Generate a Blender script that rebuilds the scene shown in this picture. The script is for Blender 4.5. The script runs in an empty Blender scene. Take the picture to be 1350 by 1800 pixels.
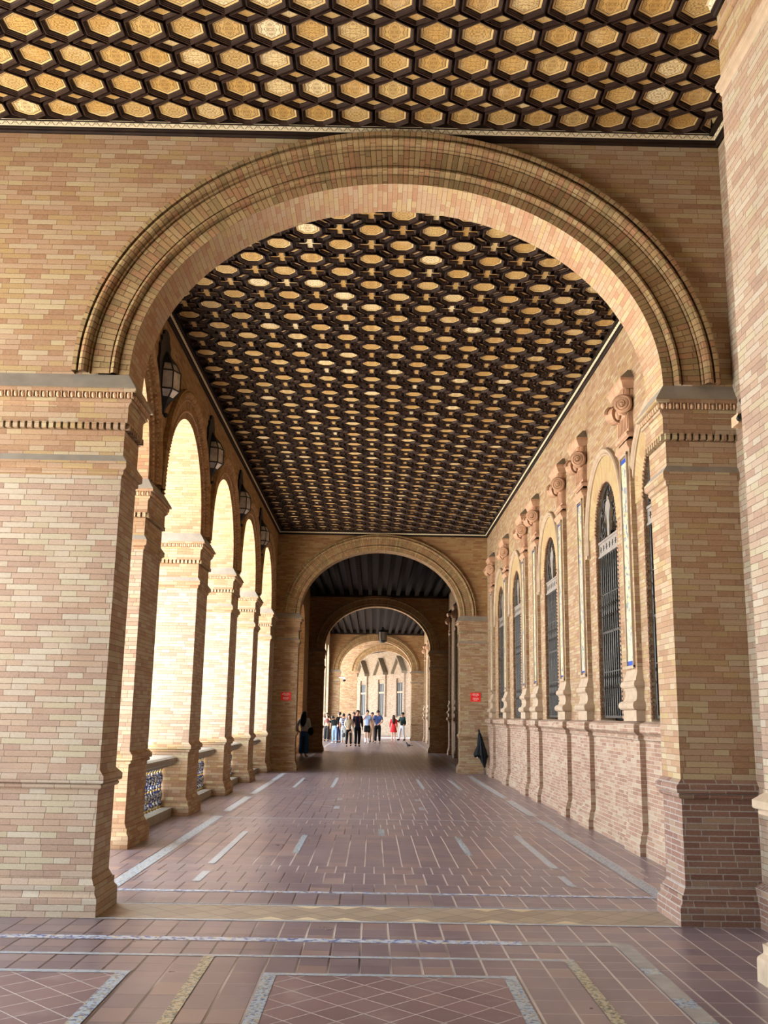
import bpy, bmesh, math, random
from math import pi, sin, cos, sqrt
from mathutils import Vector, Matrix
random.seed(7)
SC = bpy.context.scene
COL = SC.collection

# ------------------------------------------------------------------ camera
cam_d = bpy.data.cameras.new('camera'); cam = bpy.data.objects.new('camera', cam_d); COL.objects.link(cam)
cam_d.sensor_fit = 'VERTICAL'; cam_d.sensor_height = 36.0; cam_d.lens = 1703.0 / 1800.0 * 36.0
cam_d.clip_start = 0.05; cam_d.clip_end = 500
def _cam():
    F = 1703.0
    f = Vector((655. - 675., 1257.2 - 900., F)).normalized()
    u = Vector((812. - 675., -7250. - 900., F)); u = (u - f * u.dot(f)).normalized()
    r = u.cross(f).normalized()
    if r[0] < 0: r = -r
    rows = (r, f, u)                       # world axes in image axes (x right, y down, z forward)
    right = Vector([a[0] for a in rows]); down = Vector([a[1] for a in rows]); fwd = Vector([a[2] for a in rows])
    m = Matrix((right, -down, -fwd)).transposed().to_4x4()
    m.translation = Vector((0, 0, 1.62))
    return m
cam.matrix_world = _cam()
SC.camera = cam

# ------------------------------------------------------------------ sky, sun, exposure
SKY_STRENGTH = 1.35
SUN_STRENGTH = 6.0
SUN_DIR = Vector((0.11, 0.03, -0.99))
EXPOSURE = 3.22
w = bpy.data.worlds.new('sky'); SC.world = w; w.use_nodes = True
wn = w.node_tree; wn.nodes.clear()
wo = wn.nodes.new('ShaderNodeOutputWorld'); wb = wn.nodes.new('ShaderNodeBackground')
wb.inputs['Color'].default_value = (0.80, 0.90, 1.0, 1); wb.inputs['Strength'].default_value = SKY_STRENGTH
wn.links.new(wb.outputs[0], wo.inputs[0])
sd = bpy.data.lights.new('sun', 'SUN'); sd.energy = SUN_STRENGTH; sd.angle = 0.02; sd.color = (1.0, 0.95, 0.88)
so = bpy.data.objects.new('sun', sd); COL.objects.link(so)
so.rotation_euler = SUN_DIR.to_track_quat('-Z', 'Y').to_euler(); so.location = (-20, -20, 40)
SC.view_settings.view_transform = 'Standard'; SC.view_settings.look = 'None'
SC.view_settings.gamma = 1.0; SC.view_settings.exposure = EXPOSURE
SC.view_settings.use_curve_mapping = False

# ------------------------------------------------------------------ materials
def lin(c):
    return tuple(((v / 255. / 12.92) if v <= 10 else ((v / 255. + 0.055) / 1.055) ** 2.4) for v in c)
class NT:
    def __init__(s, name):
        s.m = bpy.data.materials.new(name); s.m.use_nodes = True; s.t = s.m.node_tree; s.t.nodes.clear()
        s.out = s.n('ShaderNodeOutputMaterial'); s.b = s.n('ShaderNodeBsdfPrincipled')
        s.t.links.new(s.b.outputs[0], s.out.inputs['Surface'])
    def n(s, k, **kw):
        x = s.t.nodes.new(k)
        for a, v in kw.items(): setattr(x, a, v)
        return x
    def put(s, sock, v):
        if hasattr(v, 'links') or isinstance(v, bpy.types.NodeSocket): s.t.links.new(v, sock)
        else:
            if isinstance(v, tuple) and len(v) == 3 and sock.type == 'RGBA': v = v + (1,)
            sock.default_value = v
    def math(s, op, a, b=None, c=None, clamp=False):
        x = s.n('ShaderNodeMath', operation=op, use_clamp=clamp); s.put(x.inputs[0], a)
        if b is not None: s.put(x.inputs[1], b)
        if c is not None: s.put(x.inputs[2], c)
        return x.outputs[0]
    def mix(s, f, a, b, mode='MIX'):
        x = s.n('ShaderNodeMix', data_type='RGBA', blend_type=mode)
        s.put(x.inputs[0], f); s.put(x.inputs[6], a); s.put(x.inputs[7], b); return x.outputs[2]
    def uv(s, name='UVMap'):
        x = s.n('ShaderNodeUVMap'); x.uv_map = name; y = s.n('ShaderNodeSeparateXYZ')
        s.t.links.new(x.outputs[0], y.inputs[0]); return x.outputs[0], y.outputs[0], y.outputs[1]
    def pos(s): return s.n('ShaderNodeNewGeometry').outputs['Position']
    def noise(s, vec, scale, detail=3, rough=0.55, out=0):
        x = s.n('ShaderNodeTexNoise'); x.inputs['Scale'].default_value = scale
        x.inputs['Detail'].default_value = detail; x.inputs['Roughness'].default_value = rough
        if vec is not None: s.t.links.new(vec, x.inputs['Vector'])
        return x.outputs[out]
    def wn2(s, a, b, col=False):
        c = s.n('ShaderNodeCombineXYZ'); s.put(c.inputs[0], a); s.put(c.inputs[1], b)
        x = s.n('ShaderNodeTexWhiteNoise', noise_dimensions='2D'); s.t.links.new(c.outputs[0], x.inputs['Vector'])
        return x.outputs['Color'] if col else x.outputs['Value']
    def ramp(s, f, stops, const=False):
        x = s.n('ShaderNodeValToRGB'); e = x.color_ramp
        e.interpolation = 'CONSTANT' if const else 'LINEAR'
        while len(e.elements) < len(stops): e.elements.new(0.5)
        for el, (p, c) in zip(e.elements, stops): el.position = p; el.color = tuple(c) + (1,)
        s.put(x.inputs[0], f); return x.outputs[0]
    def smooth(s, v, lo, hi):
        x = s.n('ShaderNodeMapRange', interpolation_type='SMOOTHSTEP'); s.put(x.inputs[0], v)
        x.inputs[1].default_value = lo; x.inputs[2].default_value = hi; return x.outputs[0]
    def bump(s, h, strength=0.4, dist=0.01):
        x = s.n('ShaderNodeBump'); x.inputs['Strength'].default_value = strength; x.inputs['Distance'].default_value = dist
        s.t.links.new(h, x.inputs['Height']); s.t.links.new(x.outputs[0], s.b.inputs['Normal'])
    def done(s, col, rough=0.8, metal=0.0, spec=0.5):
        s.put(s.b.inputs['Base Color'], col); s.put(s.b.inputs['Roughness'], rough)
        s.put(s.b.inputs['Metallic'], metal); s.b.inputs['Specular IOR Level'].default_value = spec
        return s.m
def plain(name, c, rough=0.6, metal=0.0, var=0.0, scale=8, spec=0.5, bump=0.0):
    k = NT(name); col = lin(c)
    if var:
        nz = k.noise(k.pos(), scale, 4)
        d = tuple(v * (1 - var) for v in col); l = tuple(min(1, v * (1 + var)) for v in col)
        cc = k.ramp(nz, [(0.3, d), (0.7, l)])
        if bump: k.bump(nz, bump, 0.01)
        return k.done(cc, rough, metal, spec)
    return k.done(col + (1,), rough, metal, spec)

def brick(name, cols, mortar, mw=0.005, bh=0.0495, L=0.27, stain=0.18, bump=0.35, old=None, sat=1.0, val=0.49, flat=0.12):
    """Flemish-like bond driven by UVs in metres (u along course, v across courses)."""
    k = NT(name); uvv, u, v = k.uv()
    rv = k.math('DIVIDE', v, bh); row = k.math('FLOOR', rv); fv = k.math('FRACT', rv)
    P = L * 1.5
    ro = k.wn2(row, 3.7)
    off = k.math('ADD', k.math('MULTIPLY', k.math('MODULO', k.math('ABSOLUTE', row), 2.0), P * 0.5), k.math('MULTIPLY', ro, P * 0.35))
    uu = k.math('DIVIDE', k.math('ADD', u, off), P); cell = k.math('FLOOR', uu); fu = k.math('FRACT', uu)
    hd = k.math('GREATER_THAN', fu, 0.6667)
    bid = k.math('ADD', k.math('MULTIPLY', cell, 2.0), hd)
    a = k.math('MINIMUM', fu, k.math('SUBTRACT', 1.0, fu))
    b = k.math('ABSOLUTE', k.math('SUBTRACT', fu, 0.6667))
    du = k.math('MULTIPLY', k.math('MINIMUM', a, b), P)
    dv = k.math('MULTIPLY', k.math('MINIMUM', fv, k.math('SUBTRACT', 1.0, fv)), bh)
    d = k.math('MINIMUM', du, dv)
    wob = k.math('MULTIPLY', k.math('SUBTRACT', k.noise(uvv, 35, 2), 0.5), mw * 0.9)
    solid = k.smooth(k.math('ADD', d, wob), mw * 0.25, mw * 0.75)
    rnd = k.wn2(bid, row); rnd2 = k.wn2(row, bid)
    n = len(cols); mean = tuple(sum(lin(c)[q] for c in cols) / n for q in range(3))
    base = k.ramp(rnd, [(i / n, tuple(a_ * (1 - flat) + m_ * flat for a_, m_ in zip(lin(c), mean))) for i, c in enumerate(cols)], True)
    blot = k.noise(k.pos(), 2.6, 5, 0.65)
    # within brick mottling, streaks, and old patches
    nz = k.noise(uvv, 28, 4, 0.6)
    base = k.mix(k.math('MULTIPLY', k.smooth(nz, 0.35, 0.75), 0.35), base, lin(cols[-1]))
    base = k.mix(k.math('MULTIPLY', k.smooth(blot, 0.42, 0.72), 0.22), base, tuple(m_ * 1.12 for m_ in mean))
    fine = k.noise(uvv, 75, 4, 0.7); base = k.mix(0.30, base, k.ramp(fine, [(0.25, (0.12, 0.12, 0.12)), (0.75, (0.88, 0.88, 0.88))]), 'OVERLAY')
    base = k.mix(0.15, base, k.ramp(rnd2, [(0, (0.2, 0.2, 0.2)), (1, (0.8, 0.8, 0.8))]), 'OVERLAY')
    big = k.noise(k.pos(), 0.9, 4, 0.6)
    base = k.mix(k.math('MULTIPLY', k.smooth(big, 0.5, 0.75), stain), base, lin((120, 92, 66)), 'MIX')
    if old:
        pt = k.noise(k.pos(), 3.0, 3); base = k.mix(k.math('MULTIPLY', k.smooth(pt, 0.6, 0.7), 0.6), base, lin(old))
    col = k.mix(solid, lin(mortar), base)
    hs = k.n('ShaderNodeHueSaturation'); hs.inputs['Saturation'].default_value = sat; hs.inputs['Value'].default_value = val; hs.inputs['Hue'].default_value = 0.507
    k.t.links.new(col, hs.inputs['Color']); col = hs.outputs['Color']
    h = k.math('ADD', solid, k.math('MULTIPLY', nz, 0.35))
    k.bump(h, bump, 0.006)
    return k.done(col, 0.85, 0, 0.25)

WARM = [(218, 180, 148), (206, 160, 126), (196, 146, 112), (224, 196, 162), (190, 140, 108), (228, 204, 160), (210, 172, 120), (214, 176, 146)]
M = {}
M['brick'] = brick('brick_warm', WARM, (164, 124, 94), 0.0045)
M['brick_pale'] = brick('brick_pale', [(222, 186, 152), (212, 168, 134), (228, 206, 174), (206, 158, 128), (220, 200, 158), (196, 150, 124), (226, 204, 176), (216, 178, 150)], (150, 114, 88), 0.0045, sat=0.86)
M['brick_orange'] = brick('brick_orange', [(206, 158, 112), (196, 144, 100), (186, 130, 92), (214, 172, 122), (200, 150, 100), (178, 122, 84), (210, 164, 116)], (176, 134, 96), 0.004)
M['brick_dado'] = brick('brick_dado', [(196, 146, 118), (208, 170, 138), (184, 130, 104), (216, 186, 154), (200, 154, 124), (178, 124, 100)], (222, 200, 178), 0.007, 0.0495, 0.27, 0.08, sat=0.9, val=0.58)
M['brick_red'] = brick('brick_red', [(176, 124, 104), (164, 110, 92), (186, 138, 114), (172, 118, 96), (196, 158, 126), (160, 104, 86), (178, 128, 106)], (206, 190, 176), 0.009, 0.0495, 0.27, 0.10, val=0.48, sat=0.9)
M['brick_arch'] = brick('brick_arch', [(204, 166, 118), (194, 150, 104), (180, 134, 98), (210, 178, 130), (172, 144, 100), (198, 140, 106), (204, 166, 122)], (120, 88, 58), 0.0055, 0.0475, 0.30)
M['brick_soffit'] = brick('brick_soffit', [(222, 182, 144), (216, 160, 126), (228, 200, 156), (206, 148, 116), (226, 190, 138), (222, 186, 156), (220, 180, 146)], (176, 134, 98), 0.0045, 0.0475, 0.24, 0.08)
M['brick_window'] = brick('brick_window', [(226, 190, 140), (220, 178, 126), (230, 198, 150), (214, 168, 120), (226, 192, 142)], (196, 152, 108), 0.003, 0.045, 0.36, 0.06)
M['stone'] = plain('pale_moulding_stone', (168, 146, 122), 0.8, 0, 0.14, 7, 0.3, 0.15)
M['terra'] = plain('terracotta_carving', (172, 134, 106), 0.75, 0, 0.22, 10, 0.3, 0.2)
M['carve'] = plain('carved_moulding_clay', (184, 150, 118), 0.75, 0, 0.22, 14, 0.3, 0.2)
M['cement'] = plain('grey_cement', (140, 130, 116), 0.85, 0, 0.13, 6, 0.25, 0.2)
M['cement_floor'] = plain('grey_cement_floor', (150, 142, 134), 0.6, 0, 0.16, 9, 0.4, 0.2)
M['wood'] = plain('dark_carved_wood', (48, 32, 25), 0.45, 0, 0.35, 14, 0.28, 0.1)
M['wood_plain'] = plain('dark_ceiling_wood', (36, 25, 19), 0.6, 0, 0.3, 6, 0.15)
M['iron'] = plain('wrought_iron', (62, 56, 50), 0.5, 0.35, 0.25, 20)
M['iron_grey'] = plain('grey_iron', (140, 130, 120), 0.5, 0.15, 0.18, 12)
M['dark_iron'] = plain('black_iron', (26, 23, 20), 0.55, 0.3, 0.2, 20)
M['lead'] = plain('grey_lead', (120, 106, 84), 0.7, 0, 0.1, 6)
M['pave'] = plain('plaza_paving', (204, 198, 188), 0.9, 0, 0.1, 0.6)
M['white_trim'] = None

def mk_gold():
    k = NT('gilded_panel'); uvv, u, v = k.uv(); _, r1, r2 = k.uv('Rnd')
    au = k.math('ABSOLUTE', u); av = k.math('ABSOLUTE', v)
    c = k.n('ShaderNodeCombineXYZ'); k.put(c.inputs[0], au); k.put(c.inputs[1], av); k.put(c.inputs[2], k.math('MULTIPLY', k.math('FLOOR', k.math('MULTIPLY', r2, 3.0)), 3.7))
    nf = k.noise(c.outputs[0], 2.3, 1.0, 0.45)
    fr = k.math('ABSOLUTE', k.math('SUBTRACT', k.math('FRACT', k.math('MULTIPLY', nf, 7.5)), 0.5))
    pat = k.smooth(fr, 0.16, 0.27)
    _, e, _2 = k.uv('Edge')
    rim = k.smooth(e, 0.115, 0.135); line = k.math('MULTIPLY', k.smooth(e, 0.13, 0.15), k.math('SUBTRACT', 1.0, k.smooth(e, 0.185, 0.205)))
    inner = k.smooth(e, 0.20, 0.22)
    hi = k.ramp(r1, [(0.0, lin((182, 143, 80))), (0.5, lin((188, 150, 86))), (0.8, lin((190, 160, 104))), (0.93, lin((222, 200, 152))), (1.0, lin((226, 208, 168)))])
    lo = k.mix(0.62, hi, lin((118, 82, 34)))
    col = k.mix(pat, lo, hi); col = k.mix(inner, lin((214, 182, 122)), col)
    col = k.mix(line, col, lin((84, 58, 30)))
    nz = k.noise(k.pos(), 5, 3); col = k.mix(k.math('MULTIPLY', k.smooth(nz, 0.5, 0.8), 0.3), col, lin((226, 206, 168)))
    h = k.math('ADD', k.math('MULTIPLY', pat, inner), k.math('SUBTRACT', 1.0, inner)); k.bump(h, 0.5, 0.01)
    return k.done(col, 0.42, 0.0, 0.4)
M['gold'] = mk_gold()

def mk_trim():
    k = NT('white_stencilled_trim'); uvv, u, v = k.uv()
    f = k.math('FRACT', k.math('DIVIDE', u, 0.085)); tri = k.math('MULTIPLY', k.math('ABSOLUTE', k.math('SUBTRACT', f, 0.5)), 2.0)
    vv = k.math('DIVIDE', v, 0.055)
    d = k.math('ABSOLUTE', k.math('SUBTRACT', tri, vv)); ln = k.math('SUBTRACT', 1.0, k.smooth(d, 0.10, 0.20))
    d2 = k.math('ABSOLUTE', k.math('SUBTRACT', k.math('ADD', tri, vv), 1.45)); ln2 = k.math('SUBTRACT', 1.0, k.smooth(d2, 0.08, 0.16))
    ins = k.math('MULTIPLY', k.math('GREATER_THAN', vv, 0.14), k.math('LESS_THAN', vv, 0.86))
    m = k.math('MULTIPLY', k.math('MAXIMUM', ln, k.math('MULTIPLY', ln2, 0.7)), ins)
    return k.done(k.mix(k.math('MULTIPLY', m, 0.75), lin((214, 198, 164)), lin((84, 64, 46))), 0.6)
M['white_trim'] = mk_trim()

def mk_tile():
    k = NT('terracotta_floor_tiles'); uvv, u, v = k.uv(); p = k.pos()
    cu = k.math('FLOOR', u); cv = k.math('FLOOR', v); fu = k.math('FRACT', u); fv = k.math('FRACT', v)
    _, su, sv = k.uv('Rnd')          # joint half widths as fraction of the cell
    du = k.math('MINIMUM', fu, k.math('SUBTRACT', 1.0, fu)); dv = k.math('MINIMUM', fv, k.math('SUBTRACT', 1.0, fv))
    nw = k.math('MULTIPLY', k.math('SUBTRACT', k.noise(p, 14, 2), 0.5), 0.012)
    gu = k.math('DIVIDE', k.math('ADD', du, nw), su); gv = k.math('DIVIDE', k.math('ADD', dv, nw), sv)
    g = k.smooth(k.math('MINIMUM', gu, gv), 0.7, 1.1)
    r = k.wn2(cu, cv); r2 = k.wn2(cv, cu)
    base = k.ramp(r, [(0.0, lin((104, 88, 92))), (0.2, lin((116, 99, 101))), (0.45, lin((108, 92, 97))), (0.7, lin((121, 103, 104))), (0.93, lin((129, 106, 100))), (1.0, lin((137, 113, 106)))])
    nz = k.noise(p, 2.2, 5, 0.65); base = k.mix(k.math('MULTIPLY', k.smooth(nz, 0.45, 0.8), 0.42), base, lin((156, 140, 136)))
    nz2 = k.noise(p, 22, 4, 0.6); base = k.mix(k.math('MULTIPLY', k.smooth(nz2, 0.55, 0.8), 0.25), base, lin((108, 78, 72)))
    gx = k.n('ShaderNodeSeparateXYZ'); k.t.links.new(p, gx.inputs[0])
    gd = k.math('ADD', k.math('MULTIPLY', gx.outputs[0], 0.10), k.noise(p, 0.6, 2)); gc = k.mix(k.smooth(gd, 0.36, 0.58), lin((60, 48, 46)), lin((176, 162, 154)))  # grout: noise is dirt, the x gradient paints grazing light, darker left
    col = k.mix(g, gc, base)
    k.bump(k.math('ADD', g, k.math('MULTIPLY', nz2, 0.2)), 0.35, 0.006)
    rough = k.math('ADD', 0.20, k.math('MULTIPLY', nz, 0.24))
    return k.done(col, rough, 0, 0.65)
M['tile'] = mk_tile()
def mk_diag(name, c1, c2, gcol, gw, size, rot=True):
    k = NT(name); uvv, u, v = k.uv(); p = k.pos()
    a = k.math('DIVIDE', k.math('ADD', u, v), size); b = k.math('DIVIDE', k.math('SUBTRACT', u, v), size)
    ca = k.math('FLOOR', a); cb = k.math('FLOOR', b); fa = k.math('FRACT', a); fb = k.math('FRACT', b)
    da = k.math('MINIMUM', fa, k.math('SUBTRACT', 1.0, fa)); db = k.math('MINIMUM', fb, k.math('SUBTRACT', 1.0, fb))
    g = k.smooth(k.math('MINIMUM', da, db), gw * 0.6, gw * 1.2)
    r = k.wn2(ca, cb); nz = k.noise(p, 3, 5, 0.6)
    base = k.mix(r, lin(c1), lin(c2)); base = k.mix(k.math('MULTIPLY', k.smooth(nz, 0.5, 0.8), 0.35), base, lin((184, 164, 152)))
    k.bump(g, 0.35, 0.006)
    return k.done(k.mix(g, lin(gcol), base), k.math('ADD', 0.34, k.math('MULTIPLY', nz, 0.2)))
M['diag'] = mk_diag('red_diagonal_tiles', (110, 86, 87), (126, 101, 98), (170, 158, 154), 0.022, 0.29)
M['tan'] = mk_diag('tan_lozenge_tiles', (136, 118, 100), (150, 132, 112), (92, 76, 64), 0.02, 0.30)
M['cream'] = plain('cream_edge_tile', (192, 170, 136), 0.5, 0, 0.08)
def mk_mosaic(name, ground, cols, scale, thr=0.5):
    k = NT(name); p = k.pos()
    vo = k.n('ShaderNodeTexVoronoi'); vo.inputs['Scale'].default_value = scale; k.t.links.new(p, vo.inputs['Vector'])
    sp = k.n('ShaderNodeSeparateXYZ'); k.t.links.new(vo.outputs['Color'], sp.inputs[0])
    n = len(cols); c = k.ramp(sp.outputs[0], [(i / n, lin(x)) for i, x in enumerate(cols)], True)
    nz = k.noise(p, scale * 0.55, 3, 0.6)
    col = k.mix(k.smooth(nz, thr - 0.03, thr + 0.03), lin(ground), c)
    big = k.noise(p, 0.8, 3); col = k.mix(k.math('MULTIPLY', k.smooth(big, 0.5, 0.7), 0.45), col, lin((158, 158, 156)))
    return k.done(col, 0.35)
M['mosaic'] = mk_mosaic('glazed_mosaic_strip', (152, 164, 172), [(84, 100, 132), (164, 150, 116), (126, 142, 146), (66, 78, 112), (146, 126, 98)], 60)
M['mosaic_blue'] = mk_mosaic('blue_glazed_strip', (178, 182, 190), [(78, 94, 146), (136, 150, 178), (178, 160, 128), (64, 74, 122)], 34)
M['mosaic_olive'] = mk_mosaic('olive_glazed_strip', (166, 156, 132), [(84, 82, 62), (166, 142, 100), (74, 88, 94), (122, 106, 76)], 60)
M['mosaic_pale'] = mk_mosaic('pale_worn_strip', (160, 166, 172), [(144, 150, 158), (166, 158, 144), (132, 140, 152)], 40)
M['panel_tile'] = mk_mosaic('painted_tile_panel', (196, 188, 156), [(190, 158, 74), (66, 94, 146), (200, 176, 104), (108, 132, 100), (58, 80, 136)], 26, 0.52)
M['cobalt'] = plain('cobalt_tile', (44, 78, 160), 0.25, 0, 0.15)
def mk_ceramic():
    k = NT('painted_ceramic'); p = k.pos()
    tc = k.n('ShaderNodeTexCoord'); sp = k.n('ShaderNodeSeparateXYZ'); k.t.links.new(tc.outputs['Object'], sp.inputs[0])
    vo = k.n('ShaderNodeTexVoronoi'); vo.inputs['Scale'].default_value = 52; k.t.links.new(tc.outputs['Object'], vo.inputs['Vector'])
    s2 = k.n('ShaderNodeSeparateXYZ'); k.t.links.new(vo.outputs['Color'], s2.inputs[0])
    c = k.ramp(s2.outputs[0], [(0.0, lin((150, 152, 154))), (0.30, lin((34, 48, 100))), (0.58, lin((140, 116, 66))), (0.66, lin((158, 160, 164))), (0.80, lin((20, 28, 66)))], True)
    band = k.math('FRACT', k.math('MULTIPLY', sp.outputs[2], 3.6)); bm = k.math('LESS_THAN', band, 0.10)
    return k.done(k.mix(bm, c, lin((150, 124, 66))), 0.14)
M['ceramic'] = mk_ceramic()
def mk_glass(name, c, rough=0.08):
    return plain(name, c, rough, 0, 0, 8, 0.8)
M['glass_grey'] = plain('grey_window_glass', (62, 60, 54), .35, 0, 0, 8, .3)
M['glass_dark'] = mk_glass('dark_window_glass', (22, 24, 28))
def mk_lglass():
    k = NT('frosted_lantern_glass'); nz = k.noise(k.pos(), 9, 4)
    k.b.inputs['Transmission Weight'].default_value = 0.25
    return k.done(k.ramp(nz, [(0.3, lin((150, 138, 128))), (0.7, lin((206, 196, 188)))]), 0.25)
M['lantern_glass'] = mk_lglass()
M['red'] = plain('red_sign_enamel', (226, 36, 30), 0.4); M['white'] = plain('white_lettering', (246, 236, 232), 0.5)

# ------------------------------------------------------------------ mesh builder
class MB:
    def __init__(s): s.v = []; s.f = []; s.uv = []; s.mi = []; s.rnd = []; s.edge = []
    def face(s, pts, uvs=None, mi=0, rnd=None, edge=None):
        i = len(s.v); s.v += [tuple(p) for p in pts]; s.f.append(list(range(i, i + len(pts))))
        if uvs is None:
            a = Vector(pts[1]) - Vector(pts[0]); b = Vector(pts[-1]) - Vector(pts[0]); n = a.cross(b)
            ax = max(range(3), key=lambda j: abs(n[j]))
            uvs = [(p[1], p[2]) if ax == 0 else ((p[0], p[2]) if ax == 1 else (p[0], p[1])) for p in pts]
        s.uv.append(uvs); s.mi.append(mi); s.rnd.append(rnd or (0, 0)); s.edge.append(edge or [(1, 0)] * len(pts))
    def box(s, x0, x1, y0, y1, z0, z1, mi=0, skip=''):
        c = [(x0, y0, z0), (x1, y0, z0), (x1, y1, z0), (x0, y1, z0), (x0, y0, z1), (x1, y0, z1), (x1, y1, z1), (x0, y1, z1)]
        for k, q in (('b', (0, 3, 2, 1)), ('t', (4, 5, 6, 7)), ('f', (0, 1, 5, 4)), ('k', (2, 3, 7, 6)), ('l', (3, 0, 4, 7)), ('r', (1, 2, 6, 5))):
            if k not in skip: s.face([c[i] for i in q], None, mi)
    def grid(s, rows, uvrows=None, closed=False, mi=0, flip=False):
        n = len(rows[0])
        for i in range(len(rows) - 1):
            for j in range(n if closed else n - 1):
                k = (j + 1) % n
                q = [(i, j), (i, k), (i + 1, k), (i + 1, j)]
                if flip: q = q[::-1]
                pts = [rows[a][b] for a, b in q]
                uvs = [uvrows[a][b] for a, b in q] if uvrows else None
                s.face(pts, uvs, mi)
    def lathe(s, prof, c=(0, 0, 0), n=10, mi=0):
        rows = [[(c[0] + r * cos(2 * pi * j / n), c[1] + r * sin(2 * pi * j / n), c[2] + z) for j in range(n)] for r, z in prof]
        uvr = [[(j / n * 0.3, z) for j in range(n)] for r, z in prof]
        s.grid(rows, uvr, True, mi)
        s.face(rows[0][::-1], None, mi); s.face(rows[-1], None, mi)
    def tube(s, path, rad, n=6, mi=0, cap=True):
        path = [Vector(p) for p in path]; rs = rad if isinstance(rad, (list, tuple)) else [rad] * len(path)
        rows = []; up = None
        for i, p in enumerate(path):
            d = (path[min(i + 1, len(path) - 1)] - path[max(i - 1, 0)]).normalized()
            if up is None:
                up = Vector((0, 0, 1)) if abs(d.z) < 0.9 else Vector((1, 0, 0))
            a = d.cross(up).normalized(); up = a.cross(d).normalized()
            rows.append([tuple(p + (a * cos(2 * pi * j / n) + up * sin(2 * pi * j / n)) * rs[i]) for j in range(n)])
        s.grid(rows, None, True, mi)
        if cap: s.face(rows[0][::-1], None, mi); s.face(rows[-1], None, mi)
    def ball(s, c, r, n=6, m=4, mi=0, half=False):
        r = r if isinstance(r, (tuple, list)) else (r, r, r)
        rows = []
        for i in range(m + 1):
            t = pi * i / m
            rows.append([(c[0] + r[0] * sin(t) * cos(2 * pi * j / n), c[1] + r[1] * sin(t) * sin(2 * pi * j / n), c[2] - r[2] * cos(t)) for j in range(n)])
        s.grid(rows, None, True, mi)
    def prism(s, poly, axis, a0, a1, mi=0):
        """poly in the plane across axis (x: (y,z), y: (x,z), z: (x,y))"""
        def P(q, a): return (a, q[0], q[1]) if axis == 'x' else ((q[0], a, q[1]) if axis == 'y' else (q[0], q[1], a))
        n = len(poly)
        s.face([P(q, a0) for q in poly], None, mi); s.face([P(q, a1) for q in reversed(poly)], None, mi)
        for i in range(n):
            k = (i + 1) % n
            s.face([P(poly[i], a0), P(poly[i], a1), P(poly[k], a1), P(poly[k], a0)], None, mi)
    def obj(s, name, mats, parent=None, smooth=False, merge=0.0004, loc=None):
        if not isinstance(mats, (list, tuple)): mats = [mats]
        me = bpy.data.meshes.new(name); vs = s.v
        if loc: vs = [(a - loc[0], b - loc[1], c - loc[2]) for a, b, c in vs]
        me.from_pydata(vs, [], s.f)
        for m in mats: me.materials.append(M[m] if isinstance(m, str) else m)
        me.polygons.foreach_set('material_index', s.mi)
        l = me.uv_layers.new(name='UVMap'); l.data.foreach_set('uv', [c for q in s.uv for t in q for c in t])
        if any(r != (0, 0) for r in s.rnd):
            l2 = me.uv_layers.new(name='Rnd'); l2.data.foreach_set('uv', [c for q, r in zip(s.f, s.rnd) for _ in q for c in r])
            l3 = me.uv_layers.new(name='Edge'); l3.data.foreach_set('uv', [c for q in s.edge for t in q for c in t])
        bm = bmesh.new(); bm.from_mesh(me)
        if merge: bmesh.ops.remove_doubles(bm, verts=bm.verts, dist=merge)
        bmesh.ops.recalc_face_normals(bm, faces=bm.faces)
        bm.to_mesh(me); bm.free()
        if smooth:
            me.polygons.foreach_set('use_smooth', [True] * len(me.polygons))
        me.update()
        o = bpy.data.objects.new(name, me); COL.objects.link(o)
        if parent: o.parent = parent
        if loc: o.location = loc
        if parent and loc: o.location = Vector(loc) - parent_loc(parent)
        elif parent: o.location = -parent_loc(parent)
        return o
def parent_loc(p):
    l = Vector(p.location)
    while p.parent: p = p.parent; l += Vector(p.location)
    return l
def thing(name, label, cat, loc, group=None):
    o = bpy.data.objects.new(name, None); COL.objects.link(o); o.location = loc; o.empty_display_size = 0.2
    o['label'] = label; o['category'] = cat
    if group: o['group'] = group
    return o
def tag(o, label, cat, group=None):
    o['label'] = label; o['category'] = cat
    if group: o['group'] = group
    return o
def struct(o, label=None):
    o['kind'] = 'structure'
    if label: o['label'] = label
    o['category'] = o.name.split('_')[0].split('.')[0]
    return o

# ------------------------------------------------------------------ main dimensions
CX = 0.16; HA = 2.41; RISE = 1.95; ZS = 4.58; ZC = 7.05
XL = -2.97; XLO = -3.97          # arcade wall, inner and outer face
XR = 3.40                        # window wall
T = [(8.31, 8.83), (29.10, 29.62), (44.65, 45.17), (65.9, 66.42)]
ARC_F = [12.25, 16.15, 20.05, 23.95]   # front edge of the arcade pier shafts
PLEN = 1.0
END_F = 27.85

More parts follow.
